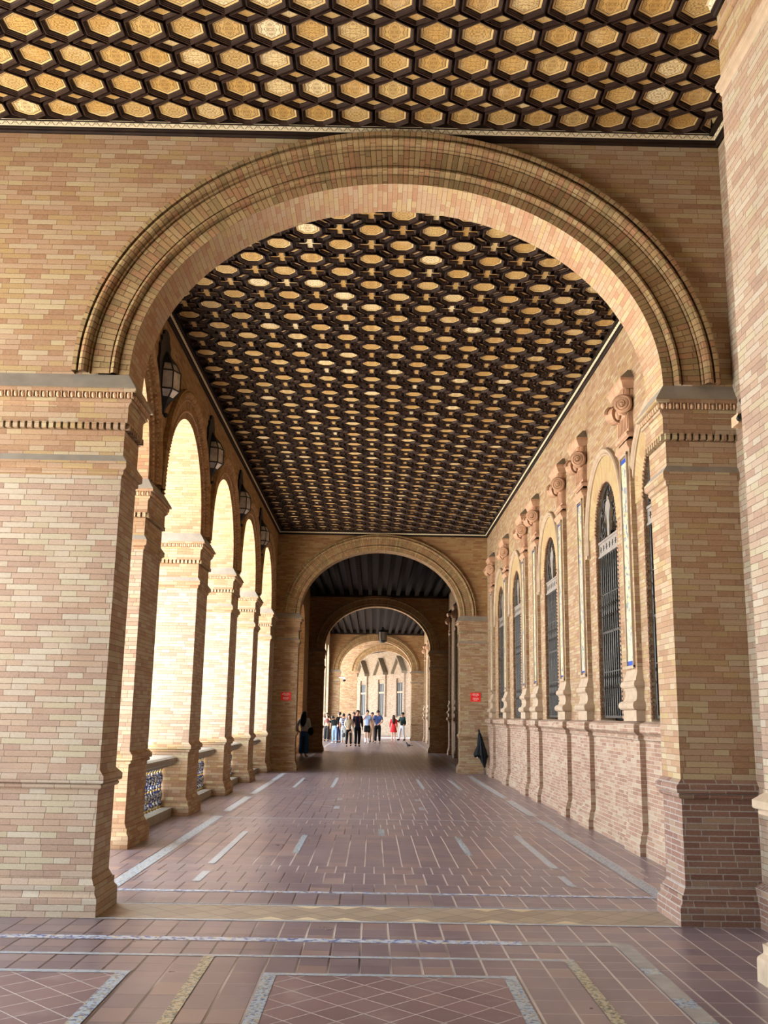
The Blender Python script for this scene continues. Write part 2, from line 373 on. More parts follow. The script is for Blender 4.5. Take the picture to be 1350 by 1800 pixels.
def panel(mb, axis, a, u0, u1, z0, z1, op=None, mi=0, N=40):
    """vertical wall sheet at axis=a, with an arched opening op=(cu, half, zsill, zspring, rise)"""
    P = (lambda u, z: (a, u, z)) if axis == 'x' else (lambda u, z: (u, a, z))
    def q(ua, ub, za, zb):
        if ub - ua > 1e-4 and zb - za > 1e-4: mb.face([P(ua, za), P(ub, za), P(ub, zb), P(ua, zb)], [(ua, za), (ub, za), (ub, zb), (ua, zb)], mi)
    if not op: q(u0, u1, z0, z1); return
    cu, h, zb, zs, rise = op
    q(u0, u1, z0, zb)
    q(u0, cu - h, max(z0, zb), z1); q(cu + h, u1, max(z0, zb), z1)
    for i in range(N):
        ta = pi * (1 - i / N); tb = pi * (1 - (i + 1) / N)
        ua, za = cu + h * cos(ta), zs + rise * sin(ta); ub, zb2 = cu + h * cos(tb), zs + rise * sin(tb)
        if abs(ub - ua) < 1e-6: continue
        mb.face([P(ua, za), P(ub, zb2), P(ub, z1), P(ua, z1)], [(ua, za), (ub, zb2), (ub, z1), (ua, z1)], mi)

def arch_path(cu, h, zs, rise, N, leg=0.0):
    """points with normals and arc length along an elliptical arch, optional straight legs"""
    pts = []
    fine = 600; L = [0.0]; E = []
    for i in range(fine + 1):
        t = pi * (1 - i / fine); E.append((cu + h * cos(t), zs + rise * sin(t), cos(t) / h, sin(t) / rise))
        if i: L.append(L[-1] + math.hypot(E[i][0] - E[i - 1][0], E[i][1] - E[i - 1][1]))
    if leg:
        pts.append((cu - h, zs - leg, -1.0, 0.0, -leg))
    for k in range(N + 1):
        d = L[-1] * k / N; i = min(range(fine + 1), key=lambda j: abs(L[j] - d)) if False else 0
        lo, hi = 0, fine
        while hi - lo > 1:
            mid = (lo + hi) // 2
            if L[mid] <= d: lo = mid
            else: hi = mid
        i = hi if d - L[lo] > L[hi] - d else lo
        x, z, nx, nz = E[i]; n = math.hypot(nx, nz); pts.append((x, z, nx / n, nz / n, L[i]))
    if leg:
        pts.append((cu + h, zs - leg, 1.0, 0.0, L[-1] + leg))
    return pts
def sweep(mb, axis, path, prof, mi=0, ustart=0.0):
    """prof: list of (r outward, a position on the axis)"""
    rows = []; uvr = []; acc = [ustart]
    for i in range(1, len(prof)): acc.append(acc[-1] + math.hypot(prof[i][0] - prof[i - 1][0], prof[i][1] - prof[i - 1][1]))
    for (x, z, nx, nz, l) in path:
        rows.append([((a, x + nx * r, z + nz * r) if axis == 'x' else (x + nx * r, a, z + nz * r)) for r, a in prof])
        uvr.append([(acc[i], l) for i in range(len(prof))])
    mb.grid(rows, uvr, False, mi)

def ring_loft(mb, x0, x1, y0, y1, prof, mi=0, top=False, bottom=False, sides='fblr'):
    """prof list of (offset, z) swept round a rectangle with mitred corners"""
    acc = prof[0][1]; vs = [acc]
    for i in range(1, len(prof)):
        acc += max(abs(prof[i][1] - prof[i - 1][1]), abs(prof[i][0] - prof[i - 1][0])); vs.append(acc)
    for (oa, za), (ob, zb), va, vb in zip(prof, prof[1:], vs, vs[1:]):
        A = [(x0 - oa, y0 - oa, za), (x1 + oa, y0 - oa, za), (x1 + oa, y1 + oa, za), (x0 - oa, y1 + oa, za)]
        B = [(x0 - ob, y0 - ob, zb), (x1 + ob, y0 - ob, zb), (x1 + ob, y1 + ob, zb), (x0 - ob, y1 + ob, zb)]
        for i, s in enumerate('frkl'):
            if s not in sides.replace('b', 'k'): continue
            j = (i + 1) % 4
            cu = 0 if i in (0, 2) else 1
            mb.face([A[i], A[j], B[j], B[i]], [(A[i][cu], va), (A[j][cu], va), (B[j][cu], vb), (B[i][cu], vb)], mi)
    if top:
        o, z = prof[-1]; mb.face([(x0 - o, y0 - o, z), (x1 + o, y0 - o, z), (x1 + o, y1 + o, z), (x0 - o, y1 + o, z)], None, mi)
    if bottom:
        o, z = prof[0]; mb.face([(x0 - o, y0 - o, z), (x0 - o, y1 + o, z), (x1 + o, y1 + o, z), (x1 + o, y0 - o, z)], None, mi)

PL_PLINTH = [(0.070, 0.0), (0.068, 0.134), (0.064, 0.150), (0.044, 0.174), (0.042, 0.186), (0.044, 0.232), (0.030, 0.236), (0.022, 0.248), (0.012, 0.270), (0.0, 0.295)]
PL_LOW = [(0.0, 0.295), (0.0, 0.985)]
PL_DADO = [(0.0, 0.985), (0.016, 0.988), (0.028, 1.000), (0.030, 1.014), (0.022, 1.028), (0.046, 1.034), (0.050, 1.042), (0.050, 1.088), (0.0, 1.140)]
PL_SHAFT = [(0.0, 1.14), (0.0, 3.645)]
PL_BAND = [(0.0, 3.645), (0.014, 3.650), (0.020, 3.672), (0.016, 3.690), (0.034, 3.700), (0.046, 3.712), (0.046, 3.768)]
PL_LEDGE = [(0.046, 3.768), (0.0, 3.832)]
PL_FRIEZE = [(0.0, 3.832), (0.0, 4.062), (-0.012, 4.064), (-0.012, 4.122), (0.024, 4.124), (0.024, 4.275)]
PL_CAP = [(0.024, 4.275), (0.030, 4.292), (0.048, 4.310), (0.054, 4.312), (0.056, 4.334), (0.046, 4.338), (0.054, 4.360), (0.066, 4.395), (0.086, 4.398), (0.094, 4.402), (0.094, 4.428)]
PL_CEM = [(0.094, 4.428), (0.0, ZS)]

def perimeter(x0, x1, y0, y1, sp, sides):
    """evenly spaced (x,y,side) round a rectangle"""
    out = []
    for s, a, b in (('f', x0, x1), ('k', x0, x1), ('l', y0, y1), ('r', y0, y1)):
        if s not in sides: continue
        n = max(1, int((b - a) / sp)); st = (b - a) / n
        for i in range(n):
            c = a + st * (i + 0.5)
            out.append((c, y0, s) if s == 'f' else (c, y1, s) if s == 'k' else (x0, c, s) if s == 'l' else (x1, c, s))
    return out
def pier(label, x0, x1, y0, y1, group, sides='fkr', mats=('brick', 'brick'), detail=True, name='brick_pier'):
    t = thing(name, label, 'pier', ((x0 + x1) / 2, (y0 + y1) / 2, 0), group)
    lo, up = mats; prt = {}
    for nm, prof, m, top in (('plinth', PL_PLINTH, lo, False), ('lower_shaft', PL_LOW, lo, False), ('dado_moulding', PL_DADO, lo, False),
                             ('shaft', PL_SHAFT, up, False), ('band_moulding', PL_BAND, 'brick', False), ('cement_ledge', PL_LEDGE, 'cement', False), ('frieze', PL_FRIEZE, 'brick', False),
                             ('capital', PL_CAP, 'brick', False), ('cement_cap', PL_CEM, 'cement', True)):
        b = MB(); ring_loft(b, x0, x1, y0, y1, prof, 0, top, nm == 'plinth')
        o = b.obj(nm, m, t); prt[nm] = o
        if nm == 'cement_cap': o['label'] = 'sloping grey cement weathering'
    if detail:
        b = MB()
        for cx, cy, s in perimeter(x0 - 0.02, x1 + 0.02, y0 - 0.02, y1 + 0.02, 0.0625, sides):
            hx, hy = (0.020, 0.022) if s in 'fk' else (0.022, 0.020)
            b.box(cx - hx, cx + hx, cy - hy, cy + hy, 4.066, 4.121)
        b.obj('dentils', 'brick', prt['frieze'], merge=0)
        b = MB()
        for cx, cy, s in perimeter(x0 - 0.060, x1 + 0.060, y0 - 0.060, y1 + 0.060, 0.0625, sides):
            rx, ry = (0.020, 0.020) if s in 'fk' else (0.020, 0.020)
            b.ball((cx, cy, 4.368), (rx, ry, 0.028), 8, 5)
            ox, oy = (0.031, 0) if s in 'fk' else (0, 0.031)
            b.box(cx + ox - .004, cx + ox + .004, cy + oy - .004 - (.012 if s == 'f' else 0), cy + oy + .004 + (.012 if s == 'k' else 0), 4.342, 4.396)
        b.obj('egg_and_dart', 'carve', prt['capital'], smooth=True, merge=0)
    return t

# ------------------------------------------------------------------ floor
fl = MB()
U0 = 0.148; TW = 0.205
def zone(x0, x1, y0, y1, rows, z=0.0, stag=0.0, tw=TW, mi=0, joint=0.0085, thin=0.0040, swap=False):
    rh = (y1 - y0) / rows
    def uv(x, y): return ((x - U0) / tw + stag, (y - y0) / rh)
    fl.face([(x0, y0, z), (x1, y0, z), (x1, y1, z), (x0, y1, z)], [uv(x0, y0), uv(x1, y0), uv(x1, y1), uv(x0, y1)], mi, (joint / tw, thin / rh))
def strip(x0, x1, y0, y1, mi, z=0.002):
    fl.face([(x0, y0, z), (x1, y0, z), (x1, y1, z), (x0, y1, z)], [(x0 + .02, y0 - .02), (x1 + .02, y0 - .02), (x1 + .02, y1 - .02), (x0 + .02, y1 - .02)], mi, (0.02, 0.02))
FM = ['tile', 'mosaic', 'mosaic_blue', 'mosaic_olive', 'mosaic_pale', 'diag', 'tan', 'cream', 'cement_floor']
# near room
zone(-6.2, 3.6, -8.0, 6.66, 56)
zone(-6.2, 3.6, 6.66, 7.065, 2); zone(-6.2, 3.6, 7.065, 7.505, 2); zone(-6.2, 3.6, 7.505, 8.235, 3); zone(-6.2, 3.6, 8.235, 8.9, 3)
strip(-2.3, 2.62, 8.225, 8.275, 4, 0.003)
strip(-2.35, 2.70, 8.275, 8.86, 6, 0.002); strip(-2.3, 2.62, 8.86, 8.90, 4, 0.003)
for i in range(11):                                           # cream triangles along the lozenge band
    if i in (0, 1, 2, 4, 6, 8): 
        x = -0.95 + i * 0.30
        fl.face([(x + .02, 8.28, .0035), (x + .28, 8.28, .0035), (x + .15, 8.40, .0035)], None, 7)
    if i in (1, 2, 3, 6, 7):
        x = -0.95 + i * 0.30
        fl.face([(x + .02, 8.855, .0035), (x + .15, 8.74, .0035), (x + .28, 8.855, .0035)], None, 7)
strip(-6.2, 1.12, 7.53, 7.645, 2); strip(1.12, 1.93, 7.53, 7.645, 8)
strip(-6.2, 1.41, 7.07, 7.125, 4)
strip(-0.663, 0.945, 6.60, 6.655, 4, 0.004)
strip(-0.58, 0.862, -8, 6.60, 5, 0.002)
strip(-0.663, -0.58, -8, 6.60, 1, 0.004); strip(0.862, 0.945, -8, 6.60, 1, 0.004)
strip(-1.115, -1.04, -8, 7.07, 3, 0.004); strip(1.335, 1.41, -8, 7.07, 3, 0.004)
strip(-6.2, -1.51, 6.60, 6.66, 4, 0.004); strip(-1.595, -1.51, -8, 6.60, 1, 0.005); strip(-6.2, -1.595, -8, 6.60, 5, 0.002)
for a, b, m in ((6.9, 7.53, 8), (6.75, 6.9, 1), (6.2, 6.75, 8), (6.0, 6.2, 1), (5.75, 6.0, 8), (4.0, 5.75, 1)): strip(1.80, 1.925, a, b, m, 0.004)
# gallery
ROWS = [(8.9, 9.47, 2, 0), (9.47, 9.585, 1, 0), (9.585, 10.02, 2, .5), (10.02, 10.68, 2, 0), (10.68, 11.14, 2, .5)]
for a, b, n, s in ROWS: zone(XL - .2, 3.45, a, b, n, 0, s); strip(XL - .2, 3.45, b - .006, b + .006, 4, .001)
for b in (14.0, 14.75, 15.3, 16.1, 17.1, 20.3, 20.9, 21.6, 22.4, 26.4, 27.4): strip(XL - .2, 3.45, b - .008, b + .008, 4, .001)
zone(XL - .2, 3.45, 11.14, 14.0, 11); zone(XL - .2, 3.45, 14.0, 14.75, 2, 0, .5); zone(XL - .2, 3.45, 14.75, 15.3, 2, 0, 0); zone(XL - .2, 3.45, 15.3, 16.1, 2, 0, .5)
zone(XL - .2, 3.45, 16.1, 17.1, 3, 0, .3); zone(XL - .2, 3.45, 17.1, 20.3, 12); zone(XL - .2, 3.45, 20.3, 20.9, 2, 0, .5); zone(XL - .2, 3.45, 20.9, 21.6, 2); zone(XL - .2, 3.45, 21.6, 22.4, 2, 0, .5)
zone(XL - .2, 3.45, 22.4, 26.4, 15); zone(XL - .2, 3.45, 26.4, 27.4, 3, 0, .5); zone(XL - .2, 3.45, 27.4, 29.0, 5)
strip(-2.42, 2.72, 9.49, 9.57, 2, 0.003); strip(-2.42, 2.72, 15.98, 16.05, 4, 0.003)
strip(-2.42, 2.72, 8.93, 8.95, 4, 0.003)
def both(x0, x1, y0, y1, m, z=0.004):
    strip(x0, x1, y0, y1, m, z); strip(2 * U0 - x1, 2 * U0 - x0, y0, y1, m, z)
both(-2.50, -2.36, 9.57, 16.2, 1); both(-2.50, -2.36, 17.0, 20.0, 4); both(-2.50, -2.36, 20.6, 28.0, 4)
both(-1.78, -1.70, 11.2, 14.2, 4); both(-1.74, -1.66, 10.05, 10.66, 4); both(-1.78, -1.70, 22.6, 26.0, 4)
both(-0.93, -0.85, 12.1, 13.85, 1); both(-0.93, -0.85, 22.8, 26.2, 4)
strip(0.11, 0.20, 13.95, 14.70, 1); strip(0.11, 0.20, 25.0, 25.3, 4)
both(-0.66, -0.56, 17.7, 18.2, 4); both(-0.66, -0.56, 19.5, 19.9, 4)
for s in (-1, 1):                                             # the lozenge outline half way down the gallery
    for y0 in (17.95, 19.6):
        xa, xb = U0 + s * 0.76, U0 + s * 1.42
        d = 0.035
        fl.face([(xa, y0 - d, .004), (xb, 18.8 - d, .004), (xb, 18.8 + d, .004), (xa, y0 + d, .004)], None, 4)
# rooms beyond and open end
zone(-4.2, 3.5, 29.0, 45.0, 60); zone(-4.2, 3.5, 45.0, 66.0, 90); zone(-7.0, 3.9, 66.0, 100, 140)
both(-2.50, -2.36, 30.2, 44.2, 4); both(-2.50, -2.36, 45.8, 65.2, 4)
strip(-2.42, 2.72, 29.7, 29.8, 4, 0.003); strip(-2.42, 2.72, 44.4, 44.5, 4, .003)
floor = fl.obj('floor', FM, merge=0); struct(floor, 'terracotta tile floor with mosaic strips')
b = MB(); b.face([(-6.2, -8, 0), (3.3, -8, 0), (3.3, -8, 7.4), (-6.2, -8, 7.4)]); b.face([(-6.2, -8, 0), (-6.2, 2.6, 0), (-6.2, 2.6, 7.4), (-6.2, -8, 7.4)]); b.face([(-6.2, 2.6, 5.4), (-6.2, 8.3, 5.4), (-6.2, 8.3, 7.4), (-6.2, 2.6, 7.4)]); struct(b.obj('wall_behind_blocker', 'brick'), 'unseen brick walls added behind and left to limit the light')  # unseen walls and lintel added to limit daylight in the near room

g = MB(); g.face([(-70, -40, -0.12), (XLO + .02, -40, -0.12), (XLO + .02, 140, -0.12), (-70, 140, -0.12)])
struct(g.obj('floor_plaza', 'pave'), 'sunlit plaza paving outside the arcade')

# ------------------------------------------------------------------ transverse walls and arches
WNAME = ['wall_front', 'wall_middle', 'wall_rear', 'wall_back']
WLAB = ['brick wall over the nearest wide arch', 'brick wall over the second wide arch, with red signs on its piers', 'dark brick wall over the third arch', 'brick wall over the fourth arch']
for i, (ya, yb) in enumerate(T):
    x0 = -6.2 if i == 0 else XL - 0.4
    b = MB(); op = (CX, HA + 0.28, ZS - 0.5, ZS, RISE + 0.28)
    for yy in (ya, yb): panel(b, 'y', yy, x0, 3.55, ZS - 0.01, 7.4, (CX, HA + 0.28, ZS - 0.01, ZS, RISE + 0.28))
    b.face([(x0, ya, ZS), (x0, yb, ZS), (x0, yb, 7.4), (x0, ya, 7.4)])
    struct(b.obj(WNAME[i], 'brick_orange' if i else 'brick'), WLAB[i])
ALAB = ['wide moulded brick arch nearest the camera, across the whole gallery', 'second wide brick arch, above the two red signs', 'third brick arch, in shadow above the dark passage', 'fourth brick arch, behind the hanging lantern']
AOUT = 0.485
def archivolt_prof(f, s):
    """from intrados edge outwards; f face plane, s = -1 towards the camera or +1 away"""
    P = [(0, 0), (.090, 0), (.092, -.012), (.100, -.012), (.102, .014), (.112, .040), (.130, .056), (.150, .050), (.160, .030), (.162, .010), (.170, .010), (.172, .032), (.330, .032), (.332, .014), (.340, .014), (.342, .050), (.352, .056), (.354, .048), (.360, .048), (.364, .082), (.380, .104), (.402, .114), (.424, .104), (.436, .082), (.438, .060), (.446, .060), (.448, .106), (AOUT, .106), (AOUT, -.02)]
    return [(r, f + s * d) for r, d in P]
for i, (ya, yb) in enumerate(T):
    t = thing('brick_arch', ALAB[i], 'arch', (CX, (ya + yb) / 2, ZS), None)
    path = arch_path(CX, HA, ZS, RISE, 150)
    b = MB(); sweep(b, 'y', path, [(0, ya), (0, yb)]); b.obj('soffit', 'brick_soffit', t, smooth=True)
    P = archivolt_prof(ya, -1)
    b = MB(); sweep(b, 'y', path, P[:10]); b.obj('inner_ring', 'brick_arch', t)
    b = MB(); sweep(b, 'y', path, P[9:], 0, 0.06); b.obj('outer_ring', 'brick_arch', t)
    P = archivolt_prof(yb, 1)
    b = MB(); sweep(b, 'y', path, P); b.obj('rear_ring', 'brick_arch', t)
PLAB = [('large pale brick pier at the left edge, nearest the camera', 'large brick pier on the right carrying the near arch'),
        ('left brick pier of the second arch, bearing a red sign', 'right brick pier of the second arch, bearing a red sign'),
        ('dark left pier of the third arch, behind the woman in blue trousers', 'dark right pier of the third arch, in the shaded passage'),
        ('left pier of the fourth arch, behind the striped-shirt person', 'right pier of the fourth arch, beside the person in white trousers')]
for i, (ya, yb) in enumerate(T):
    det = i < 2
    xl0 = -6.2 if i == 0 else XL - 0.3
    pier(PLAB[i][0], xl0, CX - HA, ya, yb, 'piers of the wide arches', 'frk' if i < 2 else 'fr', ('brick_pale' if i == 0 else 'brick',) * 2, det)
    pier(PLAB[i][1], CX + HA, 3.60, ya, yb, 'piers of the wide arches', 'flk' if i < 2 else 'fl', ('brick_red' if i < 1 else 'brick', 'brick'), det)

# ------------------------------------------------------------------ arcade on the left
ARL = ['first arcade pier on the left, just past the large near pier', 'second arcade pier on the left, with balustrades on both sides', 'third arcade pier on the left', 'fourth arcade pier on the left, last before the far wall']
for i, y in enumerate(ARC_F):
    pier(ARL[i], XLO, XL, y, y + PLEN, 'arcade piers along the left', 'frkl', ('brick', 'brick_pale'), True, 'arcade_pier')
pier('half pier ending the arcade against the far wall on the left', XLO, XL, END_F, 29.12, None, 'fr', ('brick', 'brick_pale'), True, 'arcade_pier')
pier('half pier starting the arcade behind the near left pier', XLO, XL, 8.82, 9.35, None, 'fk', ('brick', 'brick_pale'), False, 'arcade_pier')
edges = [(9.35, 12.25), (13.25, 16.15), (17.15, 20.05), (21.05, 23.95), (24.95, 27.85)]
mids = [8.83] + [(edges[i][1] + edges[i + 1][0]) / 2 for i in range(4)] + [29.10]
b = MB()
AR = 1.50
for i, (ya, yb) in enumerate(edges):
    c = (ya + yb) / 2; h = (yb - ya) / 2
    for xx in (XL, XLO): panel(b, 'x', xx, mids[i], mids[i + 1], ZS - .005, 7.4, (c, h + 0.2, ZS - .005, ZS, AR + 0.2))
struct(b.obj('wall_left', 'brick_orange'), 'brick wall above the arcade arches')
AL2 = ['first arcade arch on the left, mostly hidden behind the near pier', 'second arcade arch on the left, the widest bright opening', 'third arcade arch on the left', 'fourth arcade arch on the left', 'fifth arcade arch on the left, narrowest seen, against the far wall']
for i, (ya, yb) in enumerate(edges):
    c = (ya + yb) / 2; h = (yb - ya) / 2
    t = thing('arcade_arch', AL2[i], 'arch', (XL, c, ZS), 'arcade arches')
    path = arch_path(c, h, ZS, AR, 90)
    b = MB(); sweep(b, 'x', path, [(0, XL), (0, XLO)]); b.obj('soffit', 'brick_soffit', t, smooth=True)
    def pr(f, s): return [(r, f + s * d) for r, d in [(0, 0), (.10, 0), (.104, .012), (.118, .022), (.132, .012), (.136, .02), (.262, .02), (.266, .04), (.282, .05), (.298, .04), (.31, .04), (.315, .055), (.345, .085), (.375, .095), (.405, .085), (.425, .062), (.43, .075), (.452, .075), (.452, -.02)]]
    b = MB(); sweep(b, 'x', path, pr(XL, 1)); b.obj('archivolt', 'brick_orange', t)
    b = MB(); sweep(b, 'x', path, pr(XLO, -1)); b.obj('outer_archivolt', 'brick_arch', t)
    b = MB()                                                 # beaded rings
    for r, st in ((.118, 2), (.282, 1)):
        for x, z, nx, nz, l in arch_path(c, h, ZS, AR, 86):
            b.ball((XL + .03 if r < .2 else XL + .05, x + nx * r, z + nz * r), (.016, .017, .017), 5, 3)
    b.obj('beading', 'terra', t, merge=0)

# balustrades between the arcade piers
BPROF = [(.055, 0), (.055, .03), (.038, .035), (.052, .06), (.062, .085), (.045, .11), (.034, .125), (.040, .14), (.056, .19), (.060, .23), (.050, .28), (.036, .33), (.028, .365), (.040, .375), (.040, .395), (.028, .405), (.036, .45), (.050, .51), (.052, .55), (.044, .60), (.030, .65), (.024, .68), (.036, .69), (.038, .71), (.050, .725), (.055, .735), (.055, .76)]
BPROF = [(r * (.98 if r > .04 else .92), z) for r, z in BPROF]
BPROF = [(r, z * .635 / .76) for r, z in BPROF]
bm_ = MB(); bm_.lathe(BPROF, (0, 0, 0), 12)
bal0 = None
BL = ['between the first and second arcade piers, nearest and largest', 'between the second and third arcade piers', 'between the third and fourth arcade piers', 'beside the far wall, a sliver in view']
for i, (ya, yb) in enumerate(edges[1:]):
    t = thing('balustrade', 'blue and white ceramic balustrade ' + BL[i], 'balustrade', (-3.40, (ya + yb) / 2, 0), 'ceramic balustrades in the arcade')
    y0, y1 = ya - .03, yb + .03
    b = MB(); b.box(-3.60, -3.17, y0, y1, 0, .13); b.obj('base_kerb', 'cement', t)
    b = MB()
    prof = [(-3.58, .80), (-3.63, .825), (-3.645, .86), (-3.64, .90), (-3.60, .925), (-3.54, .935), (-3.25, .935), (-3.19, .925), (-3.15, .90), (-3.145, .86), (-3.16, .825), (-3.21, .80), (-3.23, .765), (-3.56, .765)]
    b.prism(prof, 'y', y0, y1); b.obj('handrail', 'cement', t)
    n = 15; st = (yb - ya) / n
    for j in range(n):
        yy = ya + st * (j + .5)
        if bal0 is None: o = bm_.obj('baluster', 'ceramic', t, smooth=True); bal0 = o
        else: o = bal0.copy(); COL.objects.link(o); o.parent = t
        o.location = Vector((-3.38, yy, .13)) - Vector(t.location)
        o.rotation_euler = (0, 0, j * 1.3)

# ------------------------------------------------------------------ window wall on the right
PN = [12.25, 15.10, 16.85, 19.70, 21.25, 24.30, 27.20]     # near edge of pilaster plinths
PW = 0.72
WC = [11.36, 14.05, 18.63, 23.12, 26.00]
WH = 0.68; WSILL = 1.60; WSPR = 4.38; WRISE = 0.72
bounds = [8.83, 12.6, 16.34, 20.85, 24.65, 29.10]
b = MB()
for i, c in enumerate(WC):
    panel(b, 'x', XR, bounds[i], bounds[i + 1], 1.55, 7.4, (c, WH, WSILL, WSPR, WRISE))
    path = arch_path(c, WH, WSPR, WRISE, 40, WSPR - WSILL)
    sweep(b, 'x', path, [(0, XR), (0, XR + .30)])
    b.face([(XR, c - WH, WSILL), (XR + .3, c - WH, WSILL), (XR + .3, c + WH, WSILL), (XR, c + WH, WSILL)])
wr = struct(b.obj('wall_right', 'brick'), 'brick window wall along the right')
DADO = [(0.055, 0), (0.055, .14), (.042, .17), (.035, .175), (.035, .235), (.02, .25), (0, .30), (0, 1.36), (.02, 1.375), (.028, 1.40), (.02, 1.42), (.055, 1.45), (.075, 1.455), (.09, 1.47), (.09, 1.55), (.075, 1.57), (-.02, 1.60)]
def dado_run(x, y0, y1, nm, lab, par=None):
    b = MB()
    rows = [[(x - o, y0, z), (x - o, y1, z)] for o, z in DADO[:8]]; v = [z + o * -1 for o, z in DADO]
    b.grid(rows, [[(y0, DADO[i][1]), (y1, DADO[i][1])] for i in range(8)])
    o1 = b.obj(nm, 'brick_dado', par)
    b = MB(); b.grid([[(x - o, y0, z), (x - o, y1, z)] for o, z in DADO[7:]])
    o2 = b.obj('sill_ledge', 'brick_dado', o1); 
    return o1
d = dado_run(3.385, 8.83, 29.10, 'baseboard_right', ''); struct(d, 'red brick dado with a pale sill ledge under the windows')

PIL = ['just beyond the near right pier, with the brightest tile panel', 'far side of the nearest full window', 'before the third window, right one of a close pair', 'beyond the third window', 'before the fourth window', 'single, between the two farthest windows', 'in the corner against the far wall']
PIL = ['first pilaster on the right wall, showing its painted tile panel', 'second pilaster on the right wall, on the far side of the largest window', 'third pilaster on the right wall, close behind the second', 'fourth pilaster on the right wall, past the middle window', 'fifth pilaster on the right wall, close behind the fourth', 'sixth pilaster on the right wall, between the two farthest windows', 'last pilaster on the right wall, in the corner by the umbrella']
def spiral_prof(r):
    pass
def pilaster(label, y0, detail=True, xf=3.315, grp='pilasters along the window wall'):
    ya, yb = y0 + .055, y0 + .055 + PW - .08
    t = thing('pilaster', label, 'pilaster', (xf + .05, (ya + yb) / 2, 0), grp)
    x1 = 3.48
    b = MB(); ring_loft(b, xf, x1, ya, yb, DADO[:8], 0, False, True); b.obj('pedestal', 'brick_dado', t)
    b = MB(); ring_loft(b, xf, x1, ya, yb, DADO[7:], 0, True); b.obj('ledge', 'brick_dado', t)
    u0, u1 = ya + .05, yb - .05; xs = xf + .02; yc = (ya + yb) / 2
    B = [(.045, 1.60), (.045, 1.735), (.075, 1.745), (.092, 1.765), (.098, 1.79), (.092, 1.82), (.07, 1.845), (.045, 1.85), (.03, 1.875), (.02, 1.92), (.022, 1.97), (.038, 2.01), (.055, 2.02), (.068, 2.04), (.07, 2.065), (.06, 2.095), (.035, 2.11), (.03, 2.14), (.008, 2.20), (0, 2.24)]
    b = MB(); ring_loft(b, xs, x1, u0, u1, B); b.obj('base', 'stone', t, smooth=False)
    b = MB(); ring_loft(b, xs, x1, u0, u1, [(0, 2.24), (0, 5.30)]); b.obj('shaft', 'brick', t)
    # framed tile panel
    f0, f1 = u0 + .08, u1 - .08
    b = MB(); b.box(xs - .008, xs + .02, f0 + .05, f1 - .05, 2.36, 5.06); e_ = .06 if y0 < 12.5 else .025; b.box(xs - .010, xs, f0 + .05, f1 - .05, 2.36 - e_, 2.36, 1); b.box(xs - .010, xs, f0 + .05, f1 - .05, 5.06 - e_, 5.06, 1)
    o = b.obj('tile_panel', ['panel_tile', 'cobalt'], t); o['label'] = 'yellow and blue painted tile panel'
    b = MB()
    for q in (f0, f1 - .05): b.box(xs - .028, xs + .01, q, q + .022, 2.28, 5.10); b.box(xs - .016, xs + .01, q + .022, q + .05, 2.28, 5.10)
    b.box(xs - .028, xs + .01, f0, f1, 5.08, 5.12); b.box(xs - .028, xs + .01, f0, f1, 2.26, 2.30)
    b.obj('panel_frame', 'stone', t, merge=0)
    N1 = [(0, 5.14), (.03, 5.17), (.045, 5.20), (.045, 5.23), (.015, 5.25), (0, 5.27), (0, 5.31), (.03, 5.32), (.042, 5.345), (.03, 5.37), (0, 5.38), (0, 5.82)]
    b = MB(); ring_loft(b, xs, x1, u0, u1, N1)
    nf = 7
    for k in range(nf):
        yy = u0 + (u1 - u0) * (k + .5) / nf; b.box(xs - .014, xs, yy - .016, yy + .016, 5.42, 5.62)
    nk = b.obj('necking', 'terra', t, merge=0)
    # volutes
    for s, yy in ((-1, u0 + .015), (1, u1 - .015)):
        b = MB()
        ax = Vector((-0.45, s * 0.9, 0)).normalized(); sx = Vector((-s * ax.y, s * ax.x, 0)); c0 = Vector((xs - .06, yy, 5.74))
        n = 54; path = []; rad = []
        for k in range(n + 1):
            a = k / n * 2.6 * 2 * pi; r = .118 * (1 - .78 * k / n)
            path.append(c0 + (sx * cos(a) + Vector((0, 0, 1)) * sin(a)) * r + ax * (.02 + .05 * k / n)); rad.append(.036 * (1 - .5 * k / n))
        b.tube(path, rad, 6); b.ball(c0 + ax * .06, .035, 8, 6)
        disc = [c0 + (sx * cos(2 * pi * k / 18) + Vector((0, 0, 1)) * sin(2 * pi * k / 18)) * .118 for k in range(18)]
        r1 = [tuple(p + ax * .03) for p in disc]; r2 = [tuple(p - ax * .10) for p in disc]
        b.grid([r1, r2], None, True); b.face(r1); b.face(r2[::-1])
        b.obj('volute', 'terra', nk, merge=0, smooth=False)
    b = MB()
    for k in range(3): b.ball((xs - .03, yc + (k - 1) * .11, 5.72 + .03 * (k == 1)), (.05, .055, .075), 8, 6)
    b.obj('carved_flowers', 'terra', nk, smooth=True, merge=0)
    A = [(.02, 5.82), (.02, 5.86), (.05, 5.87), (.05, 5.95), (.075, 5.96), (.085, 5.98), (.10, 6.03), (.115, 6.05), (.115, 6.09)]
    b = MB(); ring_loft(b, xs, x1, u0, u1, A)
    for cx, cy, s in perimeter(xs - .05, x1, u0 - .05, u1 + .05, .062, 'fl'):
        b.box(cx - .02, cx + .02, cy - .02, cy + .02, 5.875, 5.945)
    ab = b.obj('abacus', 'terra', t, merge=0)
    b = MB(); ring_loft(b, xs, x1, u0, u1, [(.115, 6.09), (-.02, 6.24)], 0, True); o = b.obj('cement_cap', 'cement', ab)
    return t
for i, y in enumerate(PN): pilaster(PIL[i], y)
pilaster('near pilaster on the right wall, hidden behind the near arch pier', 9.35)

